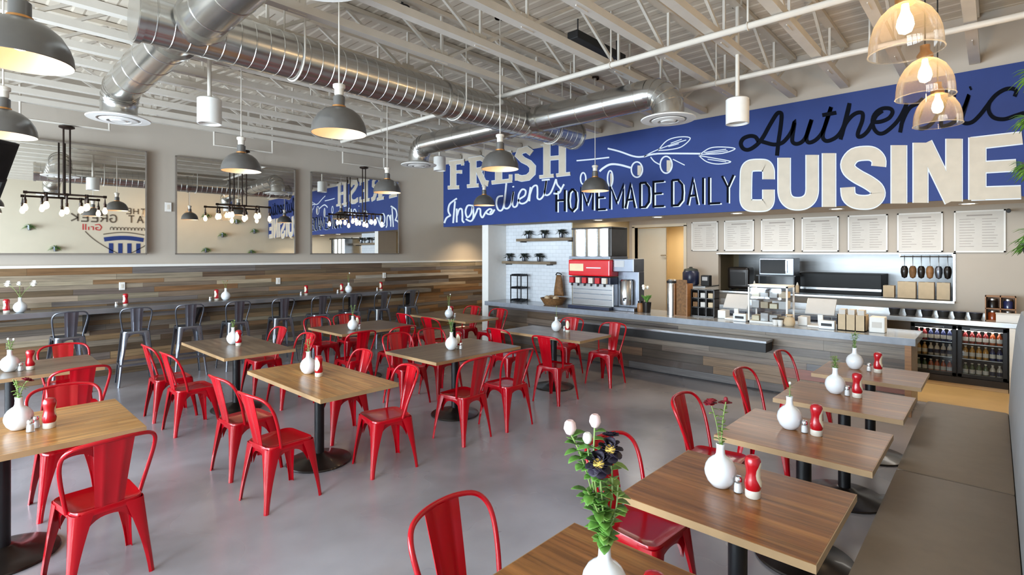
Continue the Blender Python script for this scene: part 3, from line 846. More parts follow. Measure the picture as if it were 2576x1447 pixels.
# olive branch
b = MB()
for p, w, sm in [([(800, 235), (960, 275), (1150, 340), (1280, 345), (1480, 305), (2060, 305)], 4.2, 1), ([(1290, 345), (1420, 275), (1640, 190), (1860, 120)], 2.2, 1), ([(1480, 262), (1600, 130), (1760, 80), (1915, 95), (1800, 210), (1640, 250), (1480, 262)], 2.4, 1),
                 ([(1650, 165), (1800, 110)], 2, 0), ([(1620, 210), (1760, 170)], 2, 0), ([(2050, 312), (2180, 230), (2350, 215), (2520, 238), (2350, 300), (2050, 315)], 2.4, 1), ([(2100, 290), (2400, 245)], 2, 0), ([(2120, 305), (2420, 265)], 2, 0),
                 ([(2030, 330), (2200, 360), (2460, 412), (2300, 445), (2140, 415), (2030, 330)], 2.4, 1), ([(2150, 380), (2400, 415)], 2, 0), ([(690, 545), (740, 500), (835, 450), (960, 455), (1110, 495)], 5, 1), ([(1380, 350), (1430, 410), (1500, 450)], 3, 1), ([(1680, 380), (1760, 420), (1840, 460)], 2.4, 1), ([(380, 400), (600, 380), (820, 355)], 3.4, 1)]:
    q = [(v.x, v.y) for v in catmull([(x, y, 0) for x, y in cB(p)], 5)] if sm else cB(p)
    stroke(b, q, w, .006)
for cx_, cy_, rx, ry in [(1195, 520, 76, 104), (1590, 455, 80, 114), (835, 640, 36, 105), (470, 640, 36, 78)]:
    q = arc(cx_, cy_, rx, ry, 0, 360, 22)[:-1]
    stroke(b, cB(q), 3.6, .007, closed=True)
b.build('olive_branch_outline', 'letwhite', sg)
b = MB()
for cx_, cy_, rx, ry in [(1228, 530, 26, 66), (1624, 470, 28, 76), (850, 650, 16, 80)]:
    stroke(b, cB([(cx_, cy_ - ry), (cx_, cy_ + ry)]), rx * 2 / 5.367, .005)
b.build('olive_fill', 'lettan', sg)
# logo painted on the right wall, seen in the left mirror
lg = thing('wall_logo', 'painted temple logo with lettering on the right wall, seen in the left mirror', 'wall sign', (3.13, YR, 2.82))


def wstroke(b, pts, w):
    n = len(pts)
    for (x0, z0), (x1, z1) in zip(pts, pts[1:]): b.bar((-x0, .004, z0), (-x1, .004, z1), .006, w, up=(0, 1, 0)) if False else b.bar((-x0, .004, z0), (-x1, .004, z1), w, .006, up=(0, 1, 0))


GL = {'T': [[(0, 1), (1, 1)], [(.5, 1), (.5, 0)]], 'H': [[(0, 0), (0, 1)], [(1, 0), (1, 1)], [(0, .5), (1, .5)]], 'E': [[(1, 1), (0, 1), (0, 0), (1, 0)], [(0, .5), (.8, .5)]],
      'G': [[(1, .85), (.75, 1), (.25, 1), (0, .75), (0, .25), (.25, 0), (.75, 0), (1, .25), (1, .5), (.6, .5)]], 'R': [[(0, 0), (0, 1), (.8, 1), (1, .8), (.8, .5), (0, .5)], [(.5, .5), (1, 0)]],
      'A': [[(0, 0), (.5, 1), (1, 0)], [(.2, .4), (.8, .4)]], 'K': [[(0, 0), (0, 1)], [(1, 1), (0, .45), (1, 0)]]}
b = MB()
def text(b, s_, x, z, h, w, gap, sw):
    for ch in s_:
        if ch != ' ':
            for g in GL[ch]: wstroke(b, [(x + u * w, z + v * h) for u, v in g], sw)
        x += w + gap
text(b, 'THE', -.55, .30, .17, .12, .07, .035)
text(b, 'GREAT GREEK', -1.18, .02, .22, .155, .075, .04)
b.build('lettering_great_greek', 'brown_text', lg)
b = MB()
for p in [[(-.85, -.1), (-.85, -.22), (-.78, -.14), (-.71, -.22), (-.71, -.1)]] + [[(-.62 + .09 * i, -.22), (-.62 + .09 * i, -.15), (-.58 + .09 * i, -.13), (-.55 + .09 * i, -.16), (-.55 + .09 * i, -.22)] for i in range(11)]: wstroke(b, p, .018)
b.build('lettering_mediterranean', 'brown_text', lg)
b = MB()
for p in [[(.72, -.08), (.62, -.06), (.56, -.14), (.6, -.24), (.7, -.22), (.7, -.16), (.64, -.16)], [(.76, -.24), (.76, -.14), (.82, -.14)], [(.87, -.24), (.87, -.14)], [(.94, -.24), (.94, -.06)], [(1.0, -.24), (1.0, -.06)]]: wstroke(b, p, .026)
b.build('lettering_grill', 'red_text', lg)
b = MB(); pts = [(-.5 + .05 * i, -.52 + .06 * math.sin(PI * i / 20)) for i in range(21)]
wstroke(b, pts, .13)
for x in (-.36, -.13, .10, .33): wstroke(b, [(x, -.63), (x, -1.0)], .11)
b.build('temple_emblem', 'blue', lg)
b = MB(); wstroke(b, [(-.52 + .052 * i, -.36 + .07 * math.sin(PI * i / 20)) for i in range(21)], .03)
wstroke(b, [(.95 - .03 * i - .0016 * i * i, -.28 - .045 * i) for i in range(17)], .024); wstroke(b, [(-.95 + .03 * i + .0016 * i * i, -.28 - .045 * i) for i in range(17)], .024)
b.build('emblem_arc', 'brown_text', lg)

# ================================================================== chairs
def seat_ring(wf, wr, d, rc, n=5):
    """rounded seat outline, counter-clockwise from the front right corner (front is +Y)"""
    hd = d / 2; out = []
    for (cx_, cy_), a0 in [((wf / 2 - rc, hd - rc), 0), ((-wf / 2 + rc, hd - rc), 90), ((-wr / 2 + rc, -hd + rc), 180), ((wr / 2 - rc, -hd + rc), 270)]:
        for i in range(n + 1):
            a = R(a0 + 90 * i / n); out.append((cx_ + rc * math.cos(a), cy_ + rc * math.sin(a)))
    return out


def metal_seat(mb, zs, wf=.37, wr=.335, d=.36, rc=.06, lip=.028):
    ring = seat_ring(wf, wr, d, rc); n = len(ring)
    layers = [(.15, zs - .012), (.6, zs - .011), (.86, zs - .008), (.93, zs - .001), (.985, zs + .001), (1.0, zs - .006), (1.0, zs - lip), (.975, zs - lip), (.97, zs - .016), (.6, zs - .018), (.15, zs - .018)]
    vs = []; fs = []
    for k, z in layers: vs += [(x * k, y * k, z) for x, y in ring]
    for a in range(len(layers) - 1):
        for i in range(n):
            j = (i + 1) % n; fs.append((a * n + i, a * n + j, (a + 1) * n + j, (a + 1) * n + i))
    fs.append(tuple(range(n))); fs.append(tuple((len(layers) - 1) * n + i for i in range(n))[::-1])
    mb.add(vs, fs)


def sheet_leg(sx, sy, zt, hx, hy, splx, sply, wt=.085, wb=.024):
    """pressed steel leg: rounded L section that tapers and splays to the foot"""
    b = MB(); vs = []; fs = []; rows = 8
    for k in range(rows + 1):
        t = k / rows; z = zt * (1 - t)
        w = wt + (wb - wt) * (1 - (1 - t) ** 1.7); rc = .03 + (.011 - .03) * t
        ox = hx + splx * t; oy = hy + sply * t
        sec = [(-w, -.002), (-w * .55, .003), (-rc, 0)] + [(-rc + rc * math.sin(R(22.5 * i)), -rc + rc * math.cos(R(22.5 * i))) for i in range(1, 4)] + [(0, -rc), (.003, -w * .55), (-.002, -w)]
        vs += [((ox + p) * sx, (oy + q) * sy, z) for p, q in sec]
    m_ = 9
    for k in range(rows):
        for i in range(m_ - 1): fs.append((k * m_ + i, k * m_ + i + 1, (k + 1) * m_ + i + 1, (k + 1) * m_ + i))
    return b.add(vs, fs)


def skirt(mb, p0, p1, zt, drop_mid, drop_end, out):
    p0 = Vector(p0); p1 = Vector(p1); n = 14; vs = []; fs = []
    nx = Vector((p1.y - p0.y, p0.x - p1.x)).normalized()
    for i in range(n + 1):
        t = i / n; q = p0.lerp(p1, t); e = abs(2 * t - 1) ** 2.6
        zb = zt - drop_mid - (drop_end - drop_mid) * e
        for k in range(4):
            f = k / 3; z = zt + (zb - zt) * f; o_ = nx * (out * f * (drop_mid + (drop_end - drop_mid) * e) / drop_end + .003)
            vs.append((q.x + o_.x, q.y + o_.y, z))
    for i in range(n):
        for k in range(3): fs.append((i * 4 + k, (i + 1) * 4 + k, (i + 1) * 4 + k + 1, i * 4 + k + 1))
    mb.add(vs, fs)


def splat(mb, z0, z1, w0, w1, y0, y1, bow=.02):
    """back splat with two pressed ridges, front and back skins"""
    rows = 10; xs = [-1, -.8, -.62, -.5, -.38, -.15, .15, .38, .5, .62, .8, 1]; vs = []; fs = []; m_ = len(xs)
    for k in range(rows + 1):
        t = k / rows; w = w0 + (w1 - w0) * t; z = z0 + (z1 - z0) * t
        y = y0 + (y1 - y0) * t ** 1.15
        for x in xs:
            rid = .006 if .45 < abs(x) < .55 else (.003 if .35 < abs(x) < .65 else 0)
            vs.append((x * w / 2, y - rid - bow * (1 - x * x) * .35 * math.sin(PI * t), z))
    for k in range(rows):
        for i in range(m_ - 1): fs.append((k * m_ + i, k * m_ + i + 1, (k + 1) * m_ + i + 1, (k + 1) * m_ + i))
    mb.add(vs, fs)


def make_chair():
    t = thing('cafe_chair', '', 'chair')
    b = MB(); metal_seat(b, .455, lip=.034); b.build('seat', 'red', t, smooth=True)
    for nm, p0, p1 in [('front', (.15, .178), (-.15, .178)), ('left', (-.176, .14), (-.163, -.14)), ('rear', (-.14, -.178), (.14, -.178)), ('right', (.163, -.14), (.176, .14))]:
        b = MB(); skirt(b, p1, p0, .444, .045, .17, .024); b.build('apron', 'red', t, smooth=True, solid=.003)
    for sx, sy, hx in [(1, 1, .186), (-1, 1, .186), (1, -1, .17), (-1, -1, .17)]:
        sheet_leg(sx, sy, .442, hx, .181, .036, .04, .10, .03).build('leg', 'red', t, smooth=True, solid=.004)
    hp = [(-.172, -.085, .44), (-.184, -.098, .5), (-.207, -.13, .62), (-.22, -.165, .72), (-.213, -.198, .785), (-.175, -.232, .825), (-.095, -.258, .84), (0, -.267, .843)]
    hp = hp + [(-x, y, z) for x, y, z in hp[-2::-1]]
    b = MB(); b.tube(catmull(hp, 4), .0115, 10); b.build('back_hoop', 'red', t, smooth=True)
    b = MB(); splat(b, .445, .838, .135, .19, -.172, -.258); b.build('backrest', 'red', t, smooth=True, solid=.004)
    return t


FX, BX, FY, BY = R(-90), R(90), 0.0, R(180)          # facing +X, -X, +Y, -Y
CH = [
    # right hand booth row
    (1.40, 1.42, BY + R(4), 'red metal chair whose backrest rises at the bottom edge, facing the nearest booth table'),
    (2.48, 1.36, BY - R(3), 'red metal chair tucked under the second booth table, behind the tall flowers'),
    (3.62, 1.43, BY + R(3), 'red metal chair at the third booth table from the camera'),
    (4.78, 1.42, BY, 'red metal chair at the fourth booth table from the camera'),
    (5.92, 1.42, BY, 'red metal chair at the farthest booth table'),
    # front left table
    (0.60, 3.84, FY + R(6), 'red metal chair seen from behind at bottom left, before the front left table'),
    (0.62, 5.08, BY + R(4), 'red metal chair on the far side of the front left table'),
    (-0.12, 3.80, FY, 'red metal chair just cut off at the lower left edge'),
    (0.80, 6.28, FY + R(5), 'red metal chair back to back behind the front left table, facing the rear left table'),
    (0.88, 7.50, BY, 'red metal chair at the far side of the rear left table, before the stools'),
    # large centre table
    (1.73, 4.03, FX + R(5), 'red metal chair nearest the camera at left of the large centre table'),
    (1.76, 4.78, FX + R(3), 'red metal chair second from camera at left of the large centre table'),
    (2.62, 3.95, BX - R(10), 'red metal chair at the right front of the large centre table, seen nearly side on'),
    (2.76, 4.92, BX - R(6), 'red metal chair at the far right corner of the large centre table'),
    # centre left table behind
    (1.76, 6.30, FX + R(2), 'red metal chair, nearer of two on left side of the centre left table'),
    (1.74, 6.98, FX, 'red metal chair, farther of two on left side of the centre left table'),
    (2.90, 6.45, BX, 'red metal chair, nearer of two on right side of the centre left table'),
    (2.90, 7.28, BX, 'red metal chair, farther of two on right side of the centre left table'),
    # dark centre right table
    (3.56, 3.98, FY + R(3), 'red metal chair, left of two in front of the dark centre table'),
    (4.16, 3.94, FY - R(2), 'red metal chair, right of two in front of the dark centre table'),
    (3.90, 5.42, BY, 'red metal chair, left of two behind the dark centre table'),
    (4.45, 5.42, BY, 'red metal chair, right of two behind the dark centre table'),
    # table before the stools
    (3.72, 6.36, FY, 'red metal chair on the near side of the table before the bar stools'),
    (4.38, 6.36, FY, 'second red metal chair on the near side of the table before the bar stools'),
    (4.02, 7.80, BY, 'red metal chair, left of two beyond the table before the bar stools'),
    (4.52, 7.80, BY, 'red metal chair, right of two beyond the table before the bar stools'),
    # farthest table by the stub wall
    (5.50, 7.42, FX, 'red metal chair, farther of two left of the farthest table by the white wall end'),
    (5.45, 6.66, FX, 'red metal chair, nearer of two left of the farthest table by the white wall end'),
    (6.72, 7.45, BX, 'red metal chair, farther of two right of the farthest table by the white wall end'),
    (6.70, 6.72, BX, 'red metal chair, nearer of two right of the farthest table by the white wall end'),
    # table before the counter
    (5.26, 4.12, FX + R(4), 'red metal chair, nearer of two left of the table before the counter'),
    (5.32, 5.0, FX, 'red metal chair, farther of two left of the table before the counter'),
    (6.44, 4.12, BX, 'red metal chair, nearer of two right of the table before the counter'),
    (6.52, 4.92, BX, 'red metal chair, farther of two right of the table before the counter'),
]
for x, y, rz, lb in CH: place('chair', make_chair, (x, y, 0), rz, lb, 'red metal cafe chairs')

# ------------------------------------------------------------------ bar stools and the bar along the mirror wall
def make_stool():
    t = thing('bar_stool', '', 'bar stool')
    Z = .765
    b = MB(); metal_seat(b, Z, .32, .32, .32, .06); b.build('seat', 'gun', t, smooth=True)
    for p0, p1 in [((.12, .157), (-.12, .157)), ((-.157, .12), (-.157, -.12)), ((-.12, -.157), (.12, -.157)), ((.157, -.12), (.157, .12))]:
        b = MB(); skirt(b, p1, p0, Z - .01, .03, .12, .012); b.build('apron', 'gun', t, smooth=True, solid=.003)
    for sx in (1, -1):
        for sy in (1, -1): sheet_leg(sx, sy, Z - .012, .158, .158, .062, .062, .075, .024).build('leg', 'gun', t, smooth=True, solid=.004)
    k = .195
    for a, c in [((-k, -k), (k, -k)), ((k, -k), (k, k)), ((k, k), (-k, k)), ((-k, k), (-k, -k))]:
        MB().bar((a[0], a[1], .30), (c[0], c[1], .30), .012, .026).build('foot_rail', 'gun', t)
    hp = [(-.15, -.06, Z - .01), (-.162, -.075, .84), (-.18, -.11, .95), (-.183, -.14, 1.03), (-.152, -.172, 1.085), (-.08, -.195, 1.10), (0, -.201, 1.103)]
    hp = hp + [(-x, y, z) for x, y, z in hp[-2::-1]]
    b = MB(); b.tube(catmull(hp, 4), .0105, 10); b.build('back_hoop', 'gun', t, smooth=True)
    b = MB(); splat(b, Z - .01, 1.098, .12, .155, -.15, -.194, .012); b.build('backrest', 'gun', t, smooth=True, solid=.004)
    return t


on = ['first from the left', 'second from the left', 'third from the left', 'fourth from the left', 'fifth from the left', 'sixth from the left', 'seventh from the left', 'eighth from the left', 'ninth and farthest from the camera']
for i, (x, lb) in enumerate(zip([1.08, 1.83, 2.50, 3.18, 3.92, 4.60, 5.24, 5.90, 6.60], on)):
    place('stool', make_stool, (x, 9.12, 0), R([6, -5, -3, 2, -2, 3, -3, 2, 0][i]), 'gunmetal bar stool at the plank wall bar, ' + lb, 'gunmetal bar stools')
t = thing('bar_counter', 'long grey zinc bar top on brackets along the plank wainscot', 'bar counter', (2.2, 9.7, 0))
MB().box(-5.6, 5.3, -.24, .265, 1.0, 1.075).build('bar_top', 'zinc', t, bevel=.006)
for i in range(8):
    MB().prism([(-5.2 + 1.45 * i, .26, 1.0), (-5.2 + 1.45 * i, -.1, 1.0), (-5.2 + 1.45 * i, -.1, .96), (-5.2 + 1.45 * i, .22, .68), (-5.2 + 1.45 * i, .26, .68)], (.04, 0, 0)).build('bracket', 'black', t)

# ------------------------------------------------------------------ tables
OAK = [srgb(*c) for c in [(156, 103, 54), (148, 96, 48), (162, 110, 58), (144, 92, 46), (152, 99, 52)]]
LIT_OAK = [srgb(*c) for c in [(184, 132, 70), (176, 124, 62), (190, 140, 78), (170, 118, 58)]]  # oak with warm pendant light put into the board colours
DOAK = [srgb(*c) for c in [(120, 98, 76), (112, 90, 68), (126, 104, 82), (106, 84, 64), (116, 96, 76)]]


def make_table(lx, ly, pal, along):
    t = thing('cafe_table', '', 'table')
    b = MB(); n = int((ly if along == 0 else lx) / .045); W_ = (ly if along == 0 else lx) / n; L_ = lx if along == 0 else ly
    for i in range(n):
        u = -L_ / 2 - rnd.uniform(0, .4)
        while u < L_ / 2:
            l = rnd.uniform(.35, .9); a = max(u, -L_ / 2); c = min(u + l, L_ / 2); u += l
            if c - a < .005: continue
            b.cur = jit(rnd.choice(pal), .03)
            if along == 0: b.box(a, c, -ly / 2 + i * W_, -ly / 2 + (i + 1) * W_, .730, .76)
            else: b.box(-lx / 2 + i * W_, -lx / 2 + (i + 1) * W_, a, c, .730, .76)
    b.cur = None
    b.build('tabletop', 'topX' if along == 0 else 'topY', t)
    b = MB(); e = .004
    for x0, x1, y0, y1 in [(-lx / 2 - e, lx / 2 + e, -ly / 2 - e, -ly / 2), (-lx / 2 - e, lx / 2 + e, ly / 2, ly / 2 + e), (-lx / 2 - e, -lx / 2, -ly / 2, ly / 2), (lx / 2, lx / 2 + e, -ly / 2, ly / 2)]: b.box(x0, x1, y0, y1, .727, .7592)
    b.build('lit_edge_strip', 'edgewood', t)
    b = MB(); b.box(-.16, .16, -.16, .16, .712, .7295); b.lathe([(.06, .69), (.06, .713)], 20); b.build('top_plate', 'black', t)
    b = MB(); b.lathe([(.042, .05), (.042, .70)], 24); b.build('pole', 'black', t, smooth=True)
    b = MB(); b.lathe([(0, 0), (.275, 0), (.28, .008), (.275, .016), (.2, .035), (.09, .052), (.06, .075), (.042, .08)], 40); b.build('base_disc', 'baseplate', t, smooth=True)
    return t


TB = {
    'a': (1.38, .87, .74, .80, OAK, 1, 'oak booth table nearest the camera, at the bottom edge'),
    'b': (2.47, .87, .74, .80, OAK, 1, 'second oak booth table from the camera, at lower right'),
    'c': (3.56, .86, .74, .80, OAK, 1, 'third oak booth table from the camera'),
    'd': (4.68, .85, .74, .80, OAK, 1, 'fourth oak booth table from the camera'),
    'e': (5.82, .85, .74, .80, OAK, 1, 'farthest oak booth table in the right hand row'),
    'l': (0.22, 4.47, 1.28, .93, LIT_OAK, 0, 'oak table cut by the left edge, nearest on the left'),
    'l2': (0.40, 6.88, 1.28, .90, DOAK, 0, 'oak table at left edge in front of the first bar stool'),
    'm': (2.27, 4.47, .70, 1.42, LIT_OAK, 1, 'large oak table coloured as lit by warm pendants at centre left of the room'),
    'm2': (2.36, 6.72, .76, 1.48, DOAK, 1, 'brown oak table behind the large centre table, before the third stool'),
    'm3': (4.01, 4.62, 1.28, .90, DOAK, 0, 'dark oak table at the middle of the room'),
    'm4': (4.28, 7.05, 1.24, .98, DOAK, 0, 'oak table in front of the sixth and seventh stools'),
    'm5': (6.08, 7.05, .76, 1.38, DOAK, 1, 'farthest oak table, beside the white stub wall end'),
    'm6': (5.78, 4.55, .72, 1.40, DOAK, 1, 'oak table close in front of the counter, with pinkish sheen'),
}
for k, (x, y, lx, ly, pal, al, lb) in TB.items():
    t = place('table_%.2f_%d' % (lx, id(pal)), lambda: make_table(lx, ly, pal, al), (x, y, 0), 0, lb, 'oak pedestal tables')

# ------------------------------------------------------------------ table settings
def make_vase():
    t = thing('bud_vase', '', 'vase')
    b = MB(); b.lathe([(0, 0), (.03, 0), (.04, .004), (.06, .028), (.071, .056), (.073, .076), (.067, .102), (.054, .124), (.038, .138), (.026, .146), (.0205, .157), (.0185, .185), (.0205, .203), (.0185, .205), (.0165, .2), (.0155, .16), (0, .15)], 28)
    o = b.build('vase_body', 'porc', t, smooth='all')
    return t


def make_ketchup():
    t = thing('ketchup_bottle', '', 'bottle')
    b = MB(); b.lathe([(0, 0), (.03, 0), (.033, .004), (.033, .03), (.031, .036), (0, .036)], 24); b.build('cap', 'socket', t, smooth=True)
    b = MB(); b.lathe([(.031, .036), (.035, .046), (.036, .065), (.033, .085), (.0285, .105), (.029, .125), (.034, .148), (.034, .17), (.027, .184), (.012, .19), (0, .19)], 24); b.build('bottle_body', 'ketch', t, smooth=True)
    b = MB(); vs = []; fs = []
    for k in range(7):
        z = .055 + .11 * k / 6; w = math.sin(PI * (k + .6) / 7.2)
        r_ = .0372 if z < .08 else (.0318 if z < .13 else .0352)
        for i in range(7):
            a = R(205 + (i - 3) * 17 * w); vs.append((r_ * math.cos(a), r_ * math.sin(a), z))
    for k in range(6):
        for i in range(6): fs.append((k * 7 + i, k * 7 + i + 1, (k + 1) * 7 + i + 1, (k + 1) * 7 + i))
    b.add(vs, fs); b.build('paper_label', 'label', t, smooth=True)
    return t


def make_shaker():
    t = thing('salt_shaker', '', 'shaker')
    b = MB(); b.lathe([(0, 0), (.019, 0), (.021, .004), (.02, .03), (.017, .052), (.0165, .055)], 18); b.build('glass_body', 'saltglass', t, smooth=True)
    b = MB(); b.lathe([(0, .004), (.0175, .004), (.017, .03), (.0145, .046), (0, .046)], 16); b.build('salt', 'salt', t, smooth=True)
    b = MB(); b.lathe([(.018, .054), (.0185, .066), (.014, .076), (0, .079)], 18); b.build('metal_cap', 'chrome', t, smooth=True)
    return t


def leafblade(b, p, d, l, w, droop=.25, rows=((0, .12), (.25, .8), (.5, 1), (.75, .7), (1, .03))):
    d = Vector(d).normalized(); s = d.cross(Vector((0, 0, 1)))
    s = s.normalized() if s.length > .05 else Vector((1, 0, 0)); nrm = s.cross(d)
    p = Vector(p); vs = []; fs = []
    for t_, k in rows:
        c_ = p + d * (l * t_) - Vector((0, 0, 1)) * (droop * l * t_ * t_)
        vs += [c_ - s * (w / 2 * k) + nrm * (w * .15 * k), c_ - nrm * 0.0, c_ + s * (w / 2 * k) + nrm * (w * .15 * k)]
    for i in range(4):
        for k in range(2): fs.append((i * 3 + k, i * 3 + k + 1, (i + 1) * 3 + k + 1, (i + 1) * 3 + k))
    b.add(vs, fs)


PETAL = ((0, .3), (.3, .85), (.62, 1), (.86, .85), (1, .4))


def blossom(t, p, r, petal, eye, up=(0, 0, 1), n=8):
    up = Vector(up).normalized(); q = up.to_track_quat('Z', 'Y'); p = Vector(p)
    b = MB()
    for i in range(n):
        a = 2 * PI * i / n; d = q @ Vector((math.cos(a), math.sin(a), .25)); leafblade(b, p, d, r, r * .95, .05, PETAL)
    for i in range(n):
        a = 2 * PI * (i + .5) / n; d = q @ Vector((math.cos(a), math.sin(a), .6)); leafblade(b, p + up * .003, d, r * .7, r * .65, .05, PETAL)
    f = b.build('flower_head', petal, t, smooth='all', solid=.0008)
    b = MB(); c_ = p + up * .006; m2 = MB(); m2.lathe([(0, 0), (r * .42, 0), (r * .36, r * .22), (0, r * .32)], 12); b.add([c_ + q @ Vector(v) for v in m2.v], m2.f); b.build('flower_eye', eye, f, smooth=True)


def bud(t, p, r, mat, d=(0, 0, 1)):
    b = MB(); q = Vector(d).to_track_quat('Z', 'Y'); m_ = MB(); m_.lathe([(0, 0), (r * .6, r * .3), (r, r * 1.1), (r * .85, r * 1.9), (r * .5, r * 2.3), (0, r * 2.2)], 10)
    b.add([Vector(p) + q @ Vector(v) for v in m_.v], m_.f)
    b.build('flower_bud', mat, t, smooth=True)


def sprig(label, loc, h, n, heads, leaf='leaf2', spread=.05, seed=0, nleaf=9, lw=.018):
    """stems standing in a vase: starts inside the neck at loc (the table top), rises h above the neck"""
    g = random.Random(seed); t = thing('flower_sprig', label, 'flowers', (loc[0], loc[1], loc[2] + .165))
    ends = []
    for k in range(n):
        a = 2 * PI * k / n + g.uniform(-.5, .5); e = spread * g.uniform(.5, 1.0) if n > 1 else spread * .3
        hh = .04 + h * g.uniform(.78, 1.0)
        pts = [(0, 0, 0), (.004 * math.cos(a), .004 * math.sin(a), .04), (e * .45 * math.cos(a), e * .45 * math.sin(a), .04 + (hh - .04) * .55), (e * math.cos(a), e * math.sin(a), hh)]
        c_ = catmull(pts, 5)
        b = MB(); b.tube(c_, .0026, 6); b.build('stem', 'stem', t, smooth=True)
        b = MB()
        for i in range(nleaf):
            q = c_[int(5 + (len(c_) - 7) * i / nleaf)]; aa = g.uniform(0, 2 * PI)
            leafblade(b, q, (math.cos(aa), math.sin(aa), g.uniform(.1, .7)), lw * g.uniform(1.3, 2.1), lw * g.uniform(.8, 1.2))
        b.build('leaves', leaf, t, smooth='all', solid=.0006)
        ends.append(c_[-1])
    for k, hd in enumerate(heads):
        p = ends[k % len(ends)]
        kind, r_, mat = hd[:3]
        if kind == 'flower': blossom(t, p, r_, mat, hd[3], up=hd[4] if len(hd) > 4 else (g.uniform(-.4, .4), g.uniform(-.4, .4), 1))
        else: bud(t, p, r_, mat)
    return t


ZT = .7605
SET = [('a', (1.40, .90), (1.38, .72), (1.39, .80), 'nearest booth table'), ('b', (2.50, .96), (2.49, .81), (2.49, .875), 'second booth table'), ('c', (3.62, .955), (3.60, .80), (3.60, .865), 'third booth table'),
       ('d', (4.78, .93), (4.76, .78), (4.76, .845), 'fourth booth table'), ('e', (5.92, .99), (5.88, .80), (5.89, .87), 'farthest booth table'),
       ('l', (.30, 4.52), (.435, 4.42), (.375, 4.47), 'table at the lower left edge'), ('l2', (.39, 6.80), (.53, 6.77), (.46, 6.76), 'rear left table'),
       ('m', (2.26, 4.66), (2.27, 4.48), (2.30, 4.56), 'large centre table'), ('m2', (2.37, 6.86), (2.37, 6.68), (2.40, 6.78), 'table before the third stool'),
       ('m3', (3.94, 4.60), (4.07, 4.62), (4.03, 4.54), 'dark middle table'), ('m4', (3.99, 6.85), (4.12, 6.92), (4.08, 6.82), 'table before the far stools'),
       ('m5', (5.87, 6.92), (5.98, 6.98), (5.97, 6.88), 'farthest table by the white wall end'), ('m6', (5.90, 4.60), (5.93, 4.42), (5.96, 4.50), 'table before the counter')]
for k, v, ke, sh, w in SET:
    place('vase', make_vase, (v[0], v[1], ZT), 0, 'white round bud vase on the ' + w, 'white bud vases')
    place('ketchup', make_ketchup, (ke[0], ke[1], ZT), R({'b': 75, 'c': 70, 'd': 60, 'e': 60, 'l': 150, 'l2': 150}.get(k, 0) + rnd.uniform(-10, 10)), 'red ketchup bottle with white cap on the ' + w, 'red ketchup bottles')
    place('shaker', make_shaker, (sh[0], sh[1], ZT), 0, 'small glass salt shaker with steel cap on the ' + w, 'salt shakers')
place('shaker', make_shaker, (.345, 4.40, ZT), 0, 'second salt shaker beside the vase on the table at the lower left edge', 'salt shakers')
VP = {k: (v[0], v[1], ZT) for k, v, *_ in SET}
# tall bouquet on the nearest booth table
pa = VP['a']; t = thing('flower_bouquet', 'tall leafy bouquet with dark and pale blossoms on the nearest booth table', 'flowers', (pa[0], pa[1], pa[2] + .165))
g = random.Random(4)


def scr(px_, py_, dd=0.0):
    """a point above the vase, in the upright plane through it"""
    d0 = pa[0] * cc + pa[1] * ss + dd; u = (px_ - CX) / F; v_ = (HY - py_) / F
    return Vector((d0 * (cc + u * ss) - pa[0], d0 * (ss - u * cc) - pa[1], H + v_ * d0 - pa[2] - .165))


for (ex, ey, dd), mid in [((1436, 1092, .02), (1470, 1170)), ((1496, 1075, -.02), (1495, 1200)), ((1536, 1140, .03), (1540, 1240)), ((1506, 1172, -.03), (1515, 1260)), ((1555, 1220, .02), (1548, 1290)), ((1478, 1120, .0), (1490, 1210)), ((1475, 1230, -.03), (1505, 1290))]:
    c_ = catmull([Vector((0, 0, 0)), Vector((0, 0, .04)), scr(mid[0], mid[1], dd * .6), scr(ex, ey, dd)], 6)
    b = MB(); b.tube(c_, .003, 6); b.build('stem', 'stem', t, smooth=True)
    b = MB()
    for i in range(20):
        q = c_[int(6 + (len(c_) - 7) * i / 20)]; aa = g.uniform(0, 2 * PI)
        leafblade(b, q, (math.cos(aa), math.sin(aa), g.uniform(-.1, .7)), g.uniform(.034, .058), g.uniform(.028, .042), .3, ((0, .15), (.25, .85), (.55, 1), (.8, .7), (1, .08)))
    b.build('leaves', g.choice(['leaf', 'leaf', 'leaf2']), t, smooth='all', solid=.0006)
tocam = (-.74, -.5, .45)
blossom(t, scr(1506, 1168, -.05), .042, 'pet_dark', 'pet_yellow', tocam, 9)
blossom(t, scr(1535, 1132, -.03), .04, 'pet_dark', 'pet_yellow', tocam, 9)
blossom(t, scr(1537, 1098, .03), .028, 'pet_dark', 'pet_dark', (.3, .2, .8), 7)
bud(t, scr(1434, 1096, .02), .021, 'pet_pink'); bud(t, scr(1497, 1078, -.02), .019, 'pet_pink'); bud(t, scr(1478, 1118, 0), .016, 'pet_white')
RED = ('flower', .034, 'pet_red', 'pet_red')
sprig('green stems with dark red blossoms on the second booth table', VP['b'], .21, 3, [RED, RED, ('bud', .01, 'pet_red')], spread=.045, seed=3)
sprig('short green sprig in the vase on the third booth table', VP['c'], .075, 1, [('bud', .008, 'pet_white')], seed=5, nleaf=6, lw=.012)
sprig('bushy green sprig in the vase on the fourth booth table', VP['d'], .10, 3, [], seed=6, spread=.03, nleaf=12)
sprig('tall green sprig in the vase on the farthest booth table', VP['e'], .17, 3, [], 'leaf', seed=7, spread=.03, nleaf=14)
sprig('pale sprig with one red bloom on the table at the lower left edge', VP['l'], .12, 3, [RED], seed=8, spread=.04)
sprig('green sprig with white buds on the rear left table', VP['l2'], .10, 3, [('bud', .01, 'pet_white'), ('bud', .01, 'pet_white')], seed=9, spread=.04)
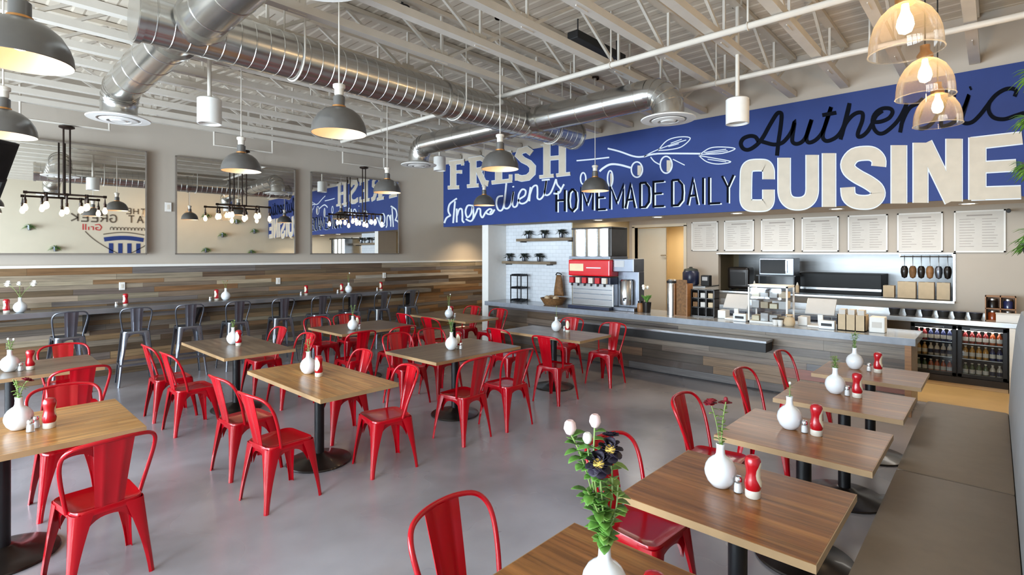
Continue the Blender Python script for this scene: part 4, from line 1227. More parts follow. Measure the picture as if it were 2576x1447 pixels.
sprig('green sprig in the vase on the large centre table', VP['m'], .14, 2, [], seed=10, spread=.03)
sprig('small sprig in the vase on the table before the third stool', VP['m2'], .09, 2, [], seed=11, spread=.03)
sprig('bright green sprig in the vase on the dark middle table', VP['m3'], .16, 3, [], 'leaf', seed=12, spread=.045, nleaf=12)
sprig('yellow green sprig in the vase on the table before the far stools', VP['m4'], .17, 2, [], seed=13, spread=.04)
sprig('slim green sprig in the vase on the farthest table by the white wall end', VP['m5'], .20, 2, [('bud', .01, 'pet_white')], seed=14, spread=.03)
sprig('thin bare stem in the vase on the table before the counter', VP['m6'], .2, 1, [], seed=15, nleaf=3, lw=.012)
# along the bar
ZB = 1.0755
for px_, sets, w in [(30, 'vk', 'at the left edge'), (305, 'ks', 'above the second stool'), (555, 'vks', 'between the third and fourth stools'), (765, 'ks', 'above the sixth stool'), (868, 'vks', 'above the seventh stool'), (955, 'ks', 'above the eighth stool')]:
    p = at(px_, 700, Y=9.62); x = p.x
    if 'v' in sets: place('vase', make_vase, (x + .08, 9.62, ZB), 0, 'white bud vase on the wall bar ' + w, 'white bud vases')
    if 'k' in sets: place('ketchup', make_ketchup, (x - .05 if 'v' in sets else x + .06, 9.66, ZB), 0, 'red ketchup bottle on the wall bar ' + w, 'red ketchup bottles')
    if 's' in sets: place('shaker', make_shaker, (x - .16 if 'v' in sets else x - .06, 9.62, ZB), 0, 'salt shaker on the wall bar ' + w, 'salt shakers')
x = at(30, 700, Y=9.62).x
WH = ('flower', .045, 'pet_white', 'pet_white', (-.4, -.8, .4))
sprig('white blossoms in the vase on the wall bar at the left edge', (x + .08, 9.62, ZB), .2, 3, [WH, WH, ('flower', .03, 'pet_white', 'pet_white', (0, -1, .3))], spread=.17, seed=21, nleaf=4)
x = at(555, 700, Y=9.62).x
sprig('brown dry sprig in the vase on the wall bar between third and fourth stools', (x + .08, 9.62, ZB), .14, 2, [('bud', .01, 'wood_plain')], 'wood_plain', spread=.06, seed=22, nleaf=5)
x = at(868, 700, Y=9.62).x
sprig('pale sprig in the vase on the wall bar above the seventh stool', (x + .08, 9.62, ZB), .18, 2, [('bud', .012, 'pet_white')], spread=.03, seed=23, nleaf=4)

# ================================================================== service counter
ct = thing('service_counter', 'long plank fronted service counter with grey stone top under the blue sign', 'counter', (7.5, 4.2, 0))
b = MB()
boards(b, -3.49, 3.44, 0.02, 0.81, lambda u, v, w: (.06 - w, u, v), PALD, h=.105, lmin=.8, lmax=2.4)
b.cur = PALD[5]; b.box(.06, .74, -3.49, -3.45, 0.02, .81)
b.build('plank_front', 'plankY', ct)
b = MB(); b.box(.06, .5, -3.44, 3.45, .1, .8); b.box(.5, .74, -3.44, 1.68, .78, .8); b.box(.1, .5, -3.4, 3.44, 0, .1); b.build('carcass', 'blackm', ct)
b = MB(); b.box(-.06, .585, -3.54, 3.455, .815, .90); b.box(.585, .80, -3.54, 1.70, .815, .90); b.build('stone_top', 'slab', ct, bevel=.005)
b = MB(); b.box(-.05, .0, -3.50, -3.44, .0, .815); b.build('corner_post', 'wood_plain', ct)
t = thing('drink_ledge', 'low black ledge with pale top rail fixed along the counter front', 'ledge', (7.46, 3.9, .58))
MB().box(-.26, .0, -1.72, 1.7, .0, .12).build('ledge_body', 'blackm', t, bevel=.004)
MB().box(-.27, .0, -1.73, 1.71, .12, .15).build('ledge_top', 'zinc', t, bevel=.004)

# shelves and pots on the tiled wall
XT = 8.085


def shelf(pxa, pxb, py_, label):
    a = at(pxa, py_, X=XT - .2); c = at(pxb, py_, X=XT - .2)
    t = thing('wall_shelf', label, 'shelf', (XT, (a.y + c.y) / 2, a.z), 0, 'wooden shelves on the tiled wall')
    hl = (a.y - c.y) / 2
    MB().box(-.2, 0, -hl, hl, -.055, 0).build('shelf_board', 'shelfwood', t, bevel=.004)
    for y in (-hl + .1, hl - .1):
        MB().box(-.17, 0, y - .015, y + .015, -.075, -.055).build('bracket', 'black', t)
    return a.z


def make_pot():
    t = thing('shelf_planter', '', 'potted plant')
    b = MB(); b.lathe([(0, 0), (.034, 0), (.038, .01), (.042, .095), (.038, .095), (.036, .085), (0, .085)], 20); b.build('pot', 'gun', t, smooth=True)
    g = random.Random(5); b = MB()
    for i in range(60):
        a = 2 * PI * i / 15 + g.uniform(-.2, .2); leafblade(b, (0, 0, .085), (math.cos(a), math.sin(a), g.uniform(.25, 2.4)), g.uniform(.14, .20), .05, .5)
    b.build('foliage', 'succ', t, smooth='all', solid=.0008)
    return t


z1 = shelf(1298, 1438, 601, 'upper wooden shelf on the white tiled wall')
z2 = shelf(1262, 1384, 657, 'lower wooden shelf on the white tiled wall')
for i, (px_, w) in enumerate([(1328, 'left'), (1368, 'middle'), (1412, 'right')]):
    p = at(px_, 600, X=XT - .1); place('pot', make_pot, (XT - .1, p.y, z1), R(40 * i), 'dark plant in a small metal pot, %s of three on the upper shelf' % w, 'shelf planters')
for i, (px_, w) in enumerate([(1281, 'left'), (1318, 'middle'), (1356, 'right')]):
    p = at(px_, 656, X=XT - .1); place('pot', make_pot, (XT - .1, p.y, z2), R(25 + 40 * i), 'dark plant in a small metal pot, %s of three on the lower shelf' % w, 'shelf planters')
ZS = .9005
# wire rack
p = at(1306, 750, X=7.88)
t = thing('wire_rack', 'black two tier wire rack standing on the counter before the tiles', 'rack', (7.88, p.y, ZS))
b = MB()
for y in (-.14, .14):
    for x in (-.1, .1): b.box(x - .008, x + .008, y - .008, y + .008, 0, .54)
b.build('upright', 'black', t)
for z in (.02, .27, .525):
    b = MB(); b.box(-.11, .11, -.15, .15, z - .012, z + .012)
    for k in range(5): b.box(-.105, .105, -.13 + .06 * k, -.124 + .06 * k, z + .012, z + .03)
    b.build('tier', 'black', t)
# basket with a wrapped bag
p = at(1392, 752, X=7.8)
t = thing('bread_basket', 'brown wicker basket of bread beside the black rack', 'basket', (7.8, p.y, ZS))
b = MB(); b.lathe([(0, 0), (.17, 0), (.24, .11), (.25, .13), (.235, .13), (.165, .02), (0, .02)], 24); b.build('wicker_bowl', 'bread', t, smooth=True)
for k, (x, y, a) in enumerate([(-.05, -.1, .4), (.04, .08, -.3), (-.1, .07, .8)]):
    b = MB(); b.tube([(x + .11 * math.cos(a) * s_, y + .11 * math.sin(a) * s_, .11 + .015 * (1 - s_ * s_)) for s_ in (-1, -.6, 0, .6, 1)], [.02, .045, .055, .045, .02], 12); b.build('loaf', 'kraft', t, smooth='all')
t = thing('snack_bag', 'upright striped dark snack bag leaning in the bread basket area', 'bag', (7.93, p.y - .03, ZS + .16))
b = MB(); vs = []; fs = []
for k in range(9):
    z = .40 * k / 8; w = .12 - .06 * k / 8; d_ = .055 * math.sin(PI * min(1, (k + 1) / 9)) + .004
    for i in range(12):
        a = 2 * PI * i / 12; vs.append((d_ * math.cos(a), w * math.sin(a) * (1 + .05 * math.sin(3 * a + k)), z))
for k in range(8):
    for i in range(12): fs.append((k * 12 + i, k * 12 + (i + 1) % 12, (k + 1) * 12 + (i + 1) % 12, (k + 1) * 12 + i))
fs += [tuple(range(12))[::-1], tuple(96 + i for i in range(12))]
b.add(vs, fs); b.build('bag_body', 'bread', t, smooth='all')
b = MB(); b.tube([(0, .07, .40), (-.01, .03, .44), (0, -.03, .43), (0, -.07, .41)], .012, 8); b.build('tied_top', 'blackm', t, smooth=True)

# soda fountain: drip base, valves, red header, ice bin
t = thing('soda_fountain', 'red and stainless soda fountain with ice bin on the counter', 'soda fountain', (7.72, 5.22, ZS))
w = .43
b = MB(); b.box(-.14, .5, -w, w, 0, .05); b.build('drip_tray', 'navy', t, bevel=.006)
b = MB(); b.box(.0, .48, -w, w, .05, .44); b.build('front_panel', 'steel', t, bevel=.006)
for z in (.16, .25, .33):
    MB().box(-.006, 0, -w + .03, w - .03, z, z + .012).build('panel_seam', 'gun', t)
b = MB(); b.box(-.1, .48, -w, w, .44, .56); b.build('valve_bar', 'navy', t, bevel=.006)
for k in range(6):
    y = -.34 + .136 * k
    b = MB(); b.box(-.16, -.1, y - .045, y + .045, .45, .55); v_ = b.build('dispensing_valve', 'red_text' if k % 2 else 'socket', t, bevel=.008)
    b = MB(); b.lathe([(.02, .40), (.02, .45)], 12, (-.13, y, 0)); b.build('nozzle', 'blackm', v_, smooth=True)
b = MB(); b.box(-.12, .48, -w, w, .575, .86); b.build('header', 'redpanel', t, bevel=.02)
b = MB(); b.box(-.128, -.12, .10, w - .03, .66, .79); b.build('logo_patch', 'creampanel', t, bevel=.003)
b = MB(); b.box(-.128, -.12, -.26, .04, .71, .73); b.build('light_strip', 'letwhite', t)
b = MB(); b.box(-.1, .48, -w, w, .87, .92); b.build('top_tray', 'gun', t, bevel=.005)
b = MB(); pl = []
for k in range(25):
    q = k / 24; pl.append((-.02 - .045 * abs(math.sin(q * 3 * PI)), -.36 + .76 * q, .92))
b.prism(pl + [(.46, .40, .92), (.46, -.36, .92)], (0, 0, .48)); b.build('ice_bin', 'steel', t, smooth=True)
b = MB(); b.box(-.055, .47, -w, -.36, .92, 1.40); b.build('bin_side', 'baseplate', t, bevel=.01)
b = MB(); b.box(-.06, .47, -w, .41, 1.40, 1.43); b.build('bin_lid', 'baseplate', t, bevel=.006)
# second dispenser
p = at(1570, 770, X=7.85)
t = thing('tea_brewer', 'tall grey steel drink brewer right of the red soda fountain', 'drink machine', (7.85, 4.585, ZS))
b = MB(); b.box(-.14, .2, -.2, .2, 0, .06); b.box(.02, .2, -.2, .2, .06, .66); b.build('body', 'gun', t, bevel=.006)
b = MB(); b.box(-.15, .2, -.2, .2, .66, .88); b.build('brew_head', 'gun', t, bevel=.01)
b = MB(); b.lathe([(.0, .10), (.10, .10), (.105, .14), (.105, .5), (.08, .53), (0, .53)], 24, (-.05, 0, 0)); b.build('canister', 'steel', t, smooth=True)
b = MB(); b.box(-.154, -.15, -.02, .17, .74, .85); b.build('sign_plate', 'screen', t)
b = MB(); b.tube([(-.155, -.05, .22), (-.21, -.05, .22), (-.21, -.05, .18)], .014, 8); b.build('tap', 'blackm', t, smooth=True)
# vase of flowers and jars on counter
p = at(1627, 775, X=7.8)
t = thing('counter_planter', 'dark wooden flower pot with pale blooms on the counter left of the doorway view', 'potted plant', (7.8, p.y, ZS))
b = MB(); b.lathe([(0, 0), (.06, 0), (.075, .17), (.066, .17), (.06, .15), (0, .15)], 20); b.build('pot', 'baseplate', t, smooth=True)
b = MB(); g = random.Random(3)
for i in range(26):
    a = g.uniform(0, 2 * PI); leafblade(b, (0, 0, .15), (math.cos(a) * .5, math.sin(a) * .5, 1), g.uniform(.12, .26), .04, .3)
b.build('foliage', 'leaf', t, smooth='all', solid=.0008)
for k in range(4): bud(t, (g.uniform(-.05, .05), g.uniform(-.06, .06), g.uniform(.32, .40)), .026, 'pet_white')
t = thing('counter_jar', 'small brown jar just left of the dark flower pot on the counter', 'jar', (7.82, p.y + .125, ZS))
b = MB(); b.lathe([(0, 0), (.05, 0), (.055, .02), (.055, .12), (.04, .15), (0, .15)], 18); b.build('jar_body', 'wood_plain', t, smooth=True)
b = MB(); b.lathe([(.042, .148), (.044, .18), (0, .185)], 18); b.build('lid', 'baseplate', t, smooth=True)
# menu holder post and boxes
p = at(1690, 795, X=7.8)
t = thing('cup_dispenser', 'tall steel cup dispenser tube standing on the counter', 'dispenser', (7.8, p.y, ZS))
b = MB(); b.lathe([(0, 0), (.075, 0), (.075, .52), (.06, .56), (0, .56)], 24); b.build('tube', 'steel', t, smooth=True)
b = MB(); b.lathe([(.077, .5), (.08, .52), (.077, .54)], 24); b.build('collar', 'blackm', t, smooth=True)
t = thing('wooden_caddy', 'tall brown wooden menu caddy beside the steel cup tube', 'caddy', (7.8, p.y - .19, ZS))
b = MB(); b.box(-.1, .1, -.11, -.095, 0, .5); b.box(-.1, .1, .095, .11, 0, .5); b.box(.085, .1, -.095, .095, 0, .5); b.box(-.1, .085, -.095, .095, 0, .012); b.build('caddy_box', 'wood_plain', t)
b = MB(); b.box(-.06, -.05, -.085, .085, .012, .56); b.build('menu_card', 'bread', t)
p = at(1758, 785, X=7.85)
t = thing('tea_display', 'dark gridded display box with small packets on the counter', 'display box', (7.9, p.y - .065, ZS))
b = MB(); b.box(-.1, .12, -.185, .178, 0, .02); b.box(.1, .12, -.185, .178, 0, .42)
for y in (-.179, -.06, .06, .172): b.box(-.08, .1, y - .006, y + .006, .02, .42)
for z in (.14, .28, .41): b.box(-.08, .1, -.185, .178, z, z + .01)
b.build('grid_case', 'baseplate', t)
for k in range(6): MB().box(-.06, .06, -.155 + .119 * (k % 3), -.085 + .119 * (k % 3), .152 + .14 * (k // 3), .225 + .14 * (k // 3)).build('packet', ['kraft', 'paper', 'bread'][k % 3], t)


def make_pos():
    t = thing('pos_terminal', '', 'point of sale terminal')
    b = MB(); b.box(-.11, .13, -.13, .13, 0, .025); b.build('foot', 'white', t, bevel=.006)
    MB().bar((.03, 0, .02), (.0, 0, .2), .06, .03).build('arm', 'white', t)
    b = MB(); b.bar((-.05, 0, .17), (.11, 0, .36), .34, .022, up=(1, 0, .2)); b.build('tablet', 'screen', t, bevel=.004)
    b = MB(); b.bar((.104, 0, .175), (-.052 + .0, 0, .0), .01, .01); 
    b = MB(); b.box(-.19, -.09, -.2, -.02, .0, .11); rd = b.build('card_reader', 'porc', t, bevel=.012)
    b = MB(); b.box(-.194, -.19, -.17, -.05, .04, .075); b.build('reader_slot', 'blackm', rd)
    b = MB(); b.box(-.02, .16, .15, .265, 0, .12); b.build('receipt_printer', 'white', t, bevel=.01)
    return t


p = at(1845, 800, X=7.86); place('pos', make_pos, (7.86, p.y - .04, ZS), 0, 'white tablet cash register left of the pastry case', 'white cash registers')
p = at(2070, 815, X=7.82); place('pos', make_pos, (7.82, p.y + .03, ZS), 0, 'white tablet cash register right of the pastry case', 'white cash registers')
# pastry case
p0 = at(1890, 805, X=7.8); p1 = at(1985, 805, X=7.8)
hw = (p0.y - p1.y) / 2
t = thing('pastry_case', 'white framed clear pastry case between the two cash registers', 'display case', (7.85, (p0.y + p1.y) / 2, ZS))
b = MB()
for y in (-hw, hw):
    for x in (-.15, .17): b.box(x - .01, x + .01, y - .01, y + .01, 0, .52)
b.box(-.16, .18, -hw - .01, hw + .01, .5, .53); b.box(-.16, .18, -hw - .01, hw + .01, 0, .025)
b.build('case_frame', 'white', t)
for z in (.19, .34): MB().box(-.14, .16, -hw + .01, hw - .01, z, z + .012).build('case_shelf', 'clearplastic', t)
b = MB(); b.box(-.155, -.151, -hw + .012, hw - .012, .03, .49); b.build('front_pane', 'clearplastic', t)
for z, k0 in ((.026, 0), (.203, 2), (.353, 4)):
    for k in range(4):
        y = -hw + .07 + (2 * hw - .14) * k / 3
        o = MB(); o.box(-.1, .1, -.05, .05, 0, .07 + .02 * ((k + k0) % 3))
        tag(o.build('pastry_box', ['kraft', 'paper', 'paper', 'creampanel'][(k + k0) % 4], bevel=.008, loc=(7.85, (p0.y + p1.y) / 2 + y, ZS + z + .0005)),
            'small packaged treat inside the pastry case, %s shelf, number %s from the right' % ({0: 'bottom', 2: 'middle', 4: 'top'}[k0], ['one', 'two', 'three', 'four'][k]), 'packaged food', 'treats in the pastry case')
p = at(1986, 812, X=7.62)
t = thing('cookie_bag', 'small orange brown bag on the counter before the pastry case', 'bag', (7.62, p.y, ZS))
b = MB(); b.lathe([(0, 0), (.055, 0), (.07, .04), (.06, .10), (.03, .13), (.05, .155), (0, .15)], 14); b.build('bag_body', 'kraft', t, smooth='all')
b = MB(); b.lathe([(.032, .125), (.035, .13), (.032, .135)], 14); b.build('tie', 'brown_text', t, smooth=True)
for k, px_ in enumerate((1950, 1963)):
    p = at(px_, 812, X=7.6)
    t = thing('portion_cup', 'small white lidded cup on the counter, %s of two before the pastry case' % ['left', 'right'][k], 'cup', (7.6, p.y, ZS), 0, 'white lidded cups')
    b = MB(); b.lathe([(0, 0), (.028, 0), (.036, .08), (0, .08)], 16); b.build('cup', 'white', t, smooth=True)
    b = MB(); b.lathe([(.039, .078), (.039, .086), (.03, .094), (0, .094)], 16); b.build('lid', 'blackm', t, smooth=True)
p = at(2127, 818, X=7.78)
t = thing('cutlery_bin', 'beige cutlery bin with divided pockets right of the registers', 'bin', (7.78, p.y - .08, ZS))
b = MB(); b.box(-.12, .12, -.15, .15, 0, .01)
for x in (-.12, .11): b.box(x, x + .01, -.15, .15, 0, .2)
for y in (-.15, -.05, .05, .14): b.box(-.12, .12, y, y + .01, 0, .2)
b.build('bin_body', 'kraft', t)
for k in range(3): MB().box(-.08, .08, -.13 + .1 * k, -.06 + .1 * k, .01, .26).build('cutlery', 'paper', t)
t = thing('napkin_box', 'white napkin dispenser at the right end of the counter', 'napkin dispenser', (7.8, p.y - .34, ZS))
b = MB(); b.box(-.09, .1, -.08, .08, 0, .19); b.build('case', 'white', t, bevel=.012)
b = MB(); b.box(-.094, -.09, -.05, .05, .06, .13); b.build('napkin', 'paper', t)

# ================================================================== kitchen behind
# menu boards
for k, (xa, xb, ya, yb, w) in enumerate([(1740, 1806, 557, 631, 'first'), (1822, 1897, 554, 631, 'second'), (1915, 1998, 549, 632, 'third'), (2017, 2110, 547, 633, 'fourth'), (2133, 2233, 542, 633, 'fifth'), (2257, 2372, 538, 634, 'sixth'), (2400, 2530, 532, 635, 'seventh and largest')]):
    X0 = XB - .02
    a = at(xa, ya, X=X0); c = at(xb, yb, X=X0)
    zt = at((xa + xb) / 2, ya - .0, X=X0).z; zt = 2.50
    t = thing('menu_board', 'white framed menu board on the kitchen wall, %s from the left' % w, 'menu board', (XB, (a.y + c.y) / 2, c.z), 0, 'menu boards above the cook line')
    hw = (a.y - c.y) / 2; hh = zt - c.z
    b = MB(); b.box(-.02, 0, -hw, hw, 0, hh); b.build('board', 'paper', t, bevel=.003)
    b = MB()
    for q in ((-hw, -hw + .02, 0, hh), (hw - .02, hw, 0, hh), (-hw, hw, 0, .02), (-hw, hw, hh - .02, hh)): b.box(-.028, -.001, *q)
    b.build('board_frame', 'white', t)
    g = random.Random(k); b = MB(); z = hh - .07
    b.box(-.0215, -.02, -hw * .5, hw * .5, z - .012, z + .008); z -= .06
    while z > .06:
        for y0, y1 in ((-hw + .06, -.03), (.03, hw - .06)):
            l = (y1 - y0) * g.uniform(.55, 1); b.box(-.0213, -.02, y1 - l, y1, z, z + .008)
        z -= .04
    b.build('menu_print', 'greytext', t)
# security camera
t = thing('security_camera', 'small security camera under the kitchen ceiling at the right end of the menu boards', 'camera', tuple(at(2537, 532, X=XB - .25)))
b = MB(); b.tube([(-.08, 0, 0), (.08, 0, .02)], .026, 12); b.build('camera_body', 'blackm', t, smooth=True)
b = MB(); b.tube([(.06, 0, .015), (.25, 0, .03)], .01, 8); b.build('mount_arm', 'white', t, smooth=True)
# downlights
for px_, py_, w in [(1492, 553, 'first'), (1650, 546, 'second'), (1855, 537, 'third'), (2105, 526, 'fourth'), (2436, 513, 'fifth')]:
    p = at(px_, py_, z=2.455)
    t = thing('downlight', 'round recessed downlight under the sign bulkhead, %s from the left' % w, 'downlight', (max(p.x, 7.75), p.y, 2.46), 0, 'downlights under the bulkhead')
    b = MB(); b.lathe([(.065, 0), (.09, -.003), (.09, -.008), (.06, -.006), (.065, 0)], 24); b.build('trim_ring', 'white', t, smooth=True)
    b = MB(); b.lathe([(0, -.003), (.062, -.003)], 24); b.build('lens', 'downlens', t)
    l = bpy.data.lights.new('downlight_beam', 'SPOT'); l.energy = 34; l.spot_size = R(120); l.spot_blend = .8; l.color = WARM; l.shadow_soft_size = .06
    o = bpy.data.objects.new('downlight_beam', l); C.objects.link(o); o.parent = t; o.location = (0, 0, -.03)
t = thing('downlight', 'recessed downlight in the passage ceiling behind the far end of the sign', 'downlight', (8.95, 9.3, 2.6))
b = MB(); b.lathe([(.065, 0), (.09, -.003), (.09, -.008), (.06, -.006), (.065, 0)], 24); b.build('trim_ring', 'white', t, smooth=True)
b = MB(); b.lathe([(0, -.003), (.062, -.003)], 24); b.build('lens', 'downlens', t)
l = bpy.data.lights.new('downlight_beam', 'SPOT'); l.energy = 90; l.spot_size = R(130); l.spot_blend = .8; l.color = WARM; l.shadow_soft_size = .06
o = bpy.data.objects.new('downlight_beam', l); C.objects.link(o); o.parent = t; o.location = (0, 0, -.03)
# unseen fill panels added on the kitchen ceiling to brighten the kitchen
for k, y in enumerate((.9, 3.0, 5.2)):
    t = thing('fill_panel', 'added fill panel on the kitchen ceiling, unseen behind the bulkhead, %s from right' % ['first', 'second', 'third'][k], 'ceiling light', (9.15, y, 2.6), 0, 'added kitchen fill panels')
    b = MB(); b.box(-.3, .3, -.6, .6, -.03, 0); b.build('panel_frame', 'white', t)
    b = MB(); b.box(-.28, .28, -.58, .58, -.034, -.03); b.build('panel_lens', 'panel', t)
    area('panel_fill', (0, 0, -.05), (0, 0, 0), .5, 1.1, 10, (1, .96, .9), t)
area('corridor_fill', (11.2, 5.2, 2.45), (0, 0, 0), .6, .6, 14, (1, .8, .55))  # unseen light and lamp body added to warm the corridor
t = thing('corridor_fill_lamp', 'added unseen fill lamp inside the corridor beyond the doorway', 'ceiling light', (11.2, 5.2, 2.6))
b = MB(); b.lathe([(.18, 0), (.18, -.04), (.15, -.06), (0, -.065)], 24); b.build('diffuser', 'downlens', t, smooth=True)
b = MB(); b.lathe([(.19, 0), (.19, -.015), (.18, -.015)], 24); b.build('rim', 'white', t)

# back counter with glass door cooler
XF = 9.55
t = thing('steel_worktop', 'long stainless worktop along the kitchen wall above the glass cooler', 'worktop', (XF, 1.8, .875))
MB().box(0, XB - XF - .01, -2.09, 2.1, 0, .07).build('top_sheet', 'steel', t, bevel=.004)
MB().box(XB - XF - .03, XB - XF - .01, -2.09, 2.1, .07, .13).build('upstand', 'steel', t)
bc = thing('back_cabinet', 'stainless base cabinet under the worktop left of the glass cooler', 'cabinet', (XF, 2.55, 0))
MB().box(.03, XB - XF - .01, -1.3, 1.35, 0, .874).build('carcass', 'steel', bc)
for k in range(4):
    d_ = MB().box(.012, .03, -1.27 + .65 * k, -.65 + .65 * k, .12, .85).build('cabinet_door', 'gun', bc, bevel=.004)
    MB().box(-.005, .012, -1.1 + .65 * k, -.8 + .65 * k, .78, .795).build('handle', 'chrome', d_)
t = thing('end_panel', 'pale upright end panel right of the glass cooler', 'panel', (XF, -.2, 0))
MB().box(.0, .6, -.04, .06, 0, .874).build('panel_board', 'white', t, bevel=.003)
MB().box(.0, .6, -.04, .06, .0, .001).build('foot_strip', 'gun', t)
FYA = at(2290, 900, X=XF).y; FYB = at(2537, 900, X=XF).y
fh = (FYA - FYB) / 2
fr = thing('bottle_cooler', 'black two door glass front bottle cooler under the back counter', 'cooler', (XF, (FYA + FYB) / 2, 0))
b = MB(); b.box(.03, .6, -fh, -fh + .03, .05, .865); b.box(.03, .6, fh - .03, fh, .05, .865); b.box(.57, .6, -fh, fh, .05, .865); b.box(.03, .6, -fh, fh, .82, .865); b.box(.03, .6, -fh, fh, .05, .17); b.box(.05, .57, -.012, .012, .17, .82); b.build('cabinet', 'blackm', fr)
b = MB(); b.box(.0, .03, -fh, fh, .06, .15); b.build('toe_grille', 'baseplate', fr)
b = MB(); b.box(.02, .03, -fh, fh, .0, .06); b.build('plinth', 'kraft', fr)
for s_ in (-1, 1):
    y0, y1 = (-fh + .01, -.008) if s_ < 0 else (.008, fh - .01)
    b = MB()
    for q in ((y0, y0 + .045, .16, .86), (y1 - .045, y1, .16, .86), (y0, y1, .16, .205), (y0, y1, .81, .86)): b.box(-.01, .028, *q)
    d_ = b.build('cooler_door', 'black', fr, bevel=.003)
    b = MB(); b.box(.006, .01, y0 + .046, y1 - .046, .206, .809); b.build('door_glass', 'glass', d_)
    b = MB(); b.box(-.03, -.01, (y0 + y1) / 2 - .12, (y0 + y1) / 2 + .12, .825, .84); b.build('handle', 'chrome', d_)
    for z in (.40, .61): MB().box(.06, .55, y0, y1, z, z + .008).build('shelf', 'steel', fr)
MB().box(.05, .07, -fh + .04, fh - .04, .80, .815).build('light_strip', 'fridge_lens', fr)
area('cooler_glow', (.12, 0, .79), (0, R(-20), 0), .05, 2 * fh - .2, 1.6, (1, .95, .88), fr)


def make_bottle(col):
    def f():
        t = thing('drink_bottle', '', 'bottle')
        b = MB(); b.lathe([(0, 0), (.028, 0), (.031, .006), (.031, .10), (.024, .125), (.012, .145), (.012, .165), (0, .165)], 14); b.build('bottle_body', col, t, smooth=True)
        b = MB(); b.lathe([(.014, .158), (.014, .172), (0, .173)], 12); b.build('cap', 'socket', t, smooth=True)
        b = MB(); b.lathe([(.0318, .03), (.0318, .085)], 14); b.build('paper_label', 'paper' if col != 'drink2' else 'navy', t, smooth=True)
        return t
    return f


yc = (FYA + FYB) / 2
for sd, side in ((1, 'left'), (-1, 'right')):
    for zi, z in enumerate((.171, .4085, .6185)):
        n = 6
        for k in range(n):
            y = yc + sd * (.085 + (fh - .17) * k / (n - 1))
            ci = (zi * 2 + (0 if sd > 0 else 1) + (k // 4)) % 6
            col = 'drink%d' % ci
            place('bt' + col, make_bottle(col), (XF + .14, y, z), R(40 * k), 'drink bottle behind the %s cooler door, %s shelf' % (side, ['bottom', 'middle', 'top'][zi]), 'bottles on the %s shelf behind the %s cooler door' % (['bottom', 'middle', 'top'][zi], side))
# tall cabinet left of the cook line, urn and small box on it
t = thing('prep_cabinet', 'pale grey tall prep cabinet right of the doorway', 'cabinet', (XF, 4.22, 0))
b = MB(); b.box(0, XB - XF - .01, -.27, .27, .08, 1.245); b.build('body', 'white', t, bevel=.004)
b = MB(); b.box(.03, .6, -.26, .26, 0, .08); b.build('plinth', 'blackm', t)
for s_ in (-1, 1):
    b = MB(); b.box(-.018, 0, min(0, s_ * .265) + .003, max(0, s_ * .265) - .003, .1, 1.22); d_ = b.build('cabinet_door', 'screen', t, bevel=.003)
    b = MB(); b.box(-.03, -.018, s_ * .04 - .006, s_ * .04 + .006, .6, .8); b.build('handle', 'chrome', d_)
b = MB(); b.box(-.02, XB - XF - .01, -.28, .28, 1.245, 1.26); b.build('top', 'steel', t)
p = at(1738, 700, X=9.75)
t = thing('coffee_urn', 'dark navy coffee urn on the pale cabinet right of the doorway', 'urn', (9.75, p.y, 1.2605))
b = MB(); b.lathe([(0, 0), (.13, 0), (.155, .03), (.155, .24), (.13, .28), (0, .28)], 26); b.build('urn_body', 'navy', t, smooth=True)
b = MB(); b.lathe([(.135, .278), (.12, .31), (.03, .33), (.03, .35), (0, .355)], 22); b.build('lid', 'succ', t, smooth=True)
b = MB(); b.tube([(-.15, 0, .06), (-.2, 0, .06), (-.2, 0, .02)], .012, 8); b.build('tap', 'chrome', t, smooth=True)
p = at(1783, 707, X=9.72)
t = thing('timer_box', 'small black appliance beside the coffee urn', 'appliance', (9.72, max(p.y, 4.0), 1.2605))
b = MB(); b.box(-.07, .07, -.08, .08, 0, .2); b.build('case', 'blackm', t, bevel=.015)
b = MB(); b.box(-.074, -.07, -.05, .05, .1, .17); b.build('dial_plate', 'screen', t)
# steel cook line seen through the opening
t = thing('cook_line', 'stainless cook line with back splash seen through the kitchen opening', 'cooking range', (11.3, 2.2, 0))
b = MB(); b.box(.55, .58, -1.95, 1.95, 0.9, 2.5); b.build('back_splash', 'splash', t)
b = MB(); b.box(-.25, .55, -1.95, 1.95, 0, 1.12); b.build('range_body', 'steel', t)
b = MB(); b.box(-.25, .5, -.75, .6, 1.12, 1.5); b.build('griddle', 'blackm', t, bevel=.01)
b = MB(); b.box(-.27, -.25, -.75, .6, 1.2, 1.24); b.build('grease_rail', 'steel', t)
b = MB(); b.prism([(.55, -1.9, 1.95), (-.35, -1.9, 2.05), (-.35, -1.9, 2.3), (.55, -1.9, 2.5)], (0, 3.8, 0)); b.build('hood', 'steel', t)
area('hood_fill', (11.2, 2.2, 1.9), (0, 0, 0), .3, 3.0, 2.6, (1, .96, .9))  # added light without a fixture, brightens the cook line
b = MB(); b.box(XB - .12, XB + .14, OY0 - .02, OY1 + .02, OZ0 - .03, OZ0); b.box(XB - .02, XB + .13, OY0 - .03, OY0, OZ0, OZ1 + .02); b.box(XB - .02, XB + .13, OY0 - .03, OY1 + .03, OZ1, OZ1 + .02)
struct('trim_2', b, 'steel')
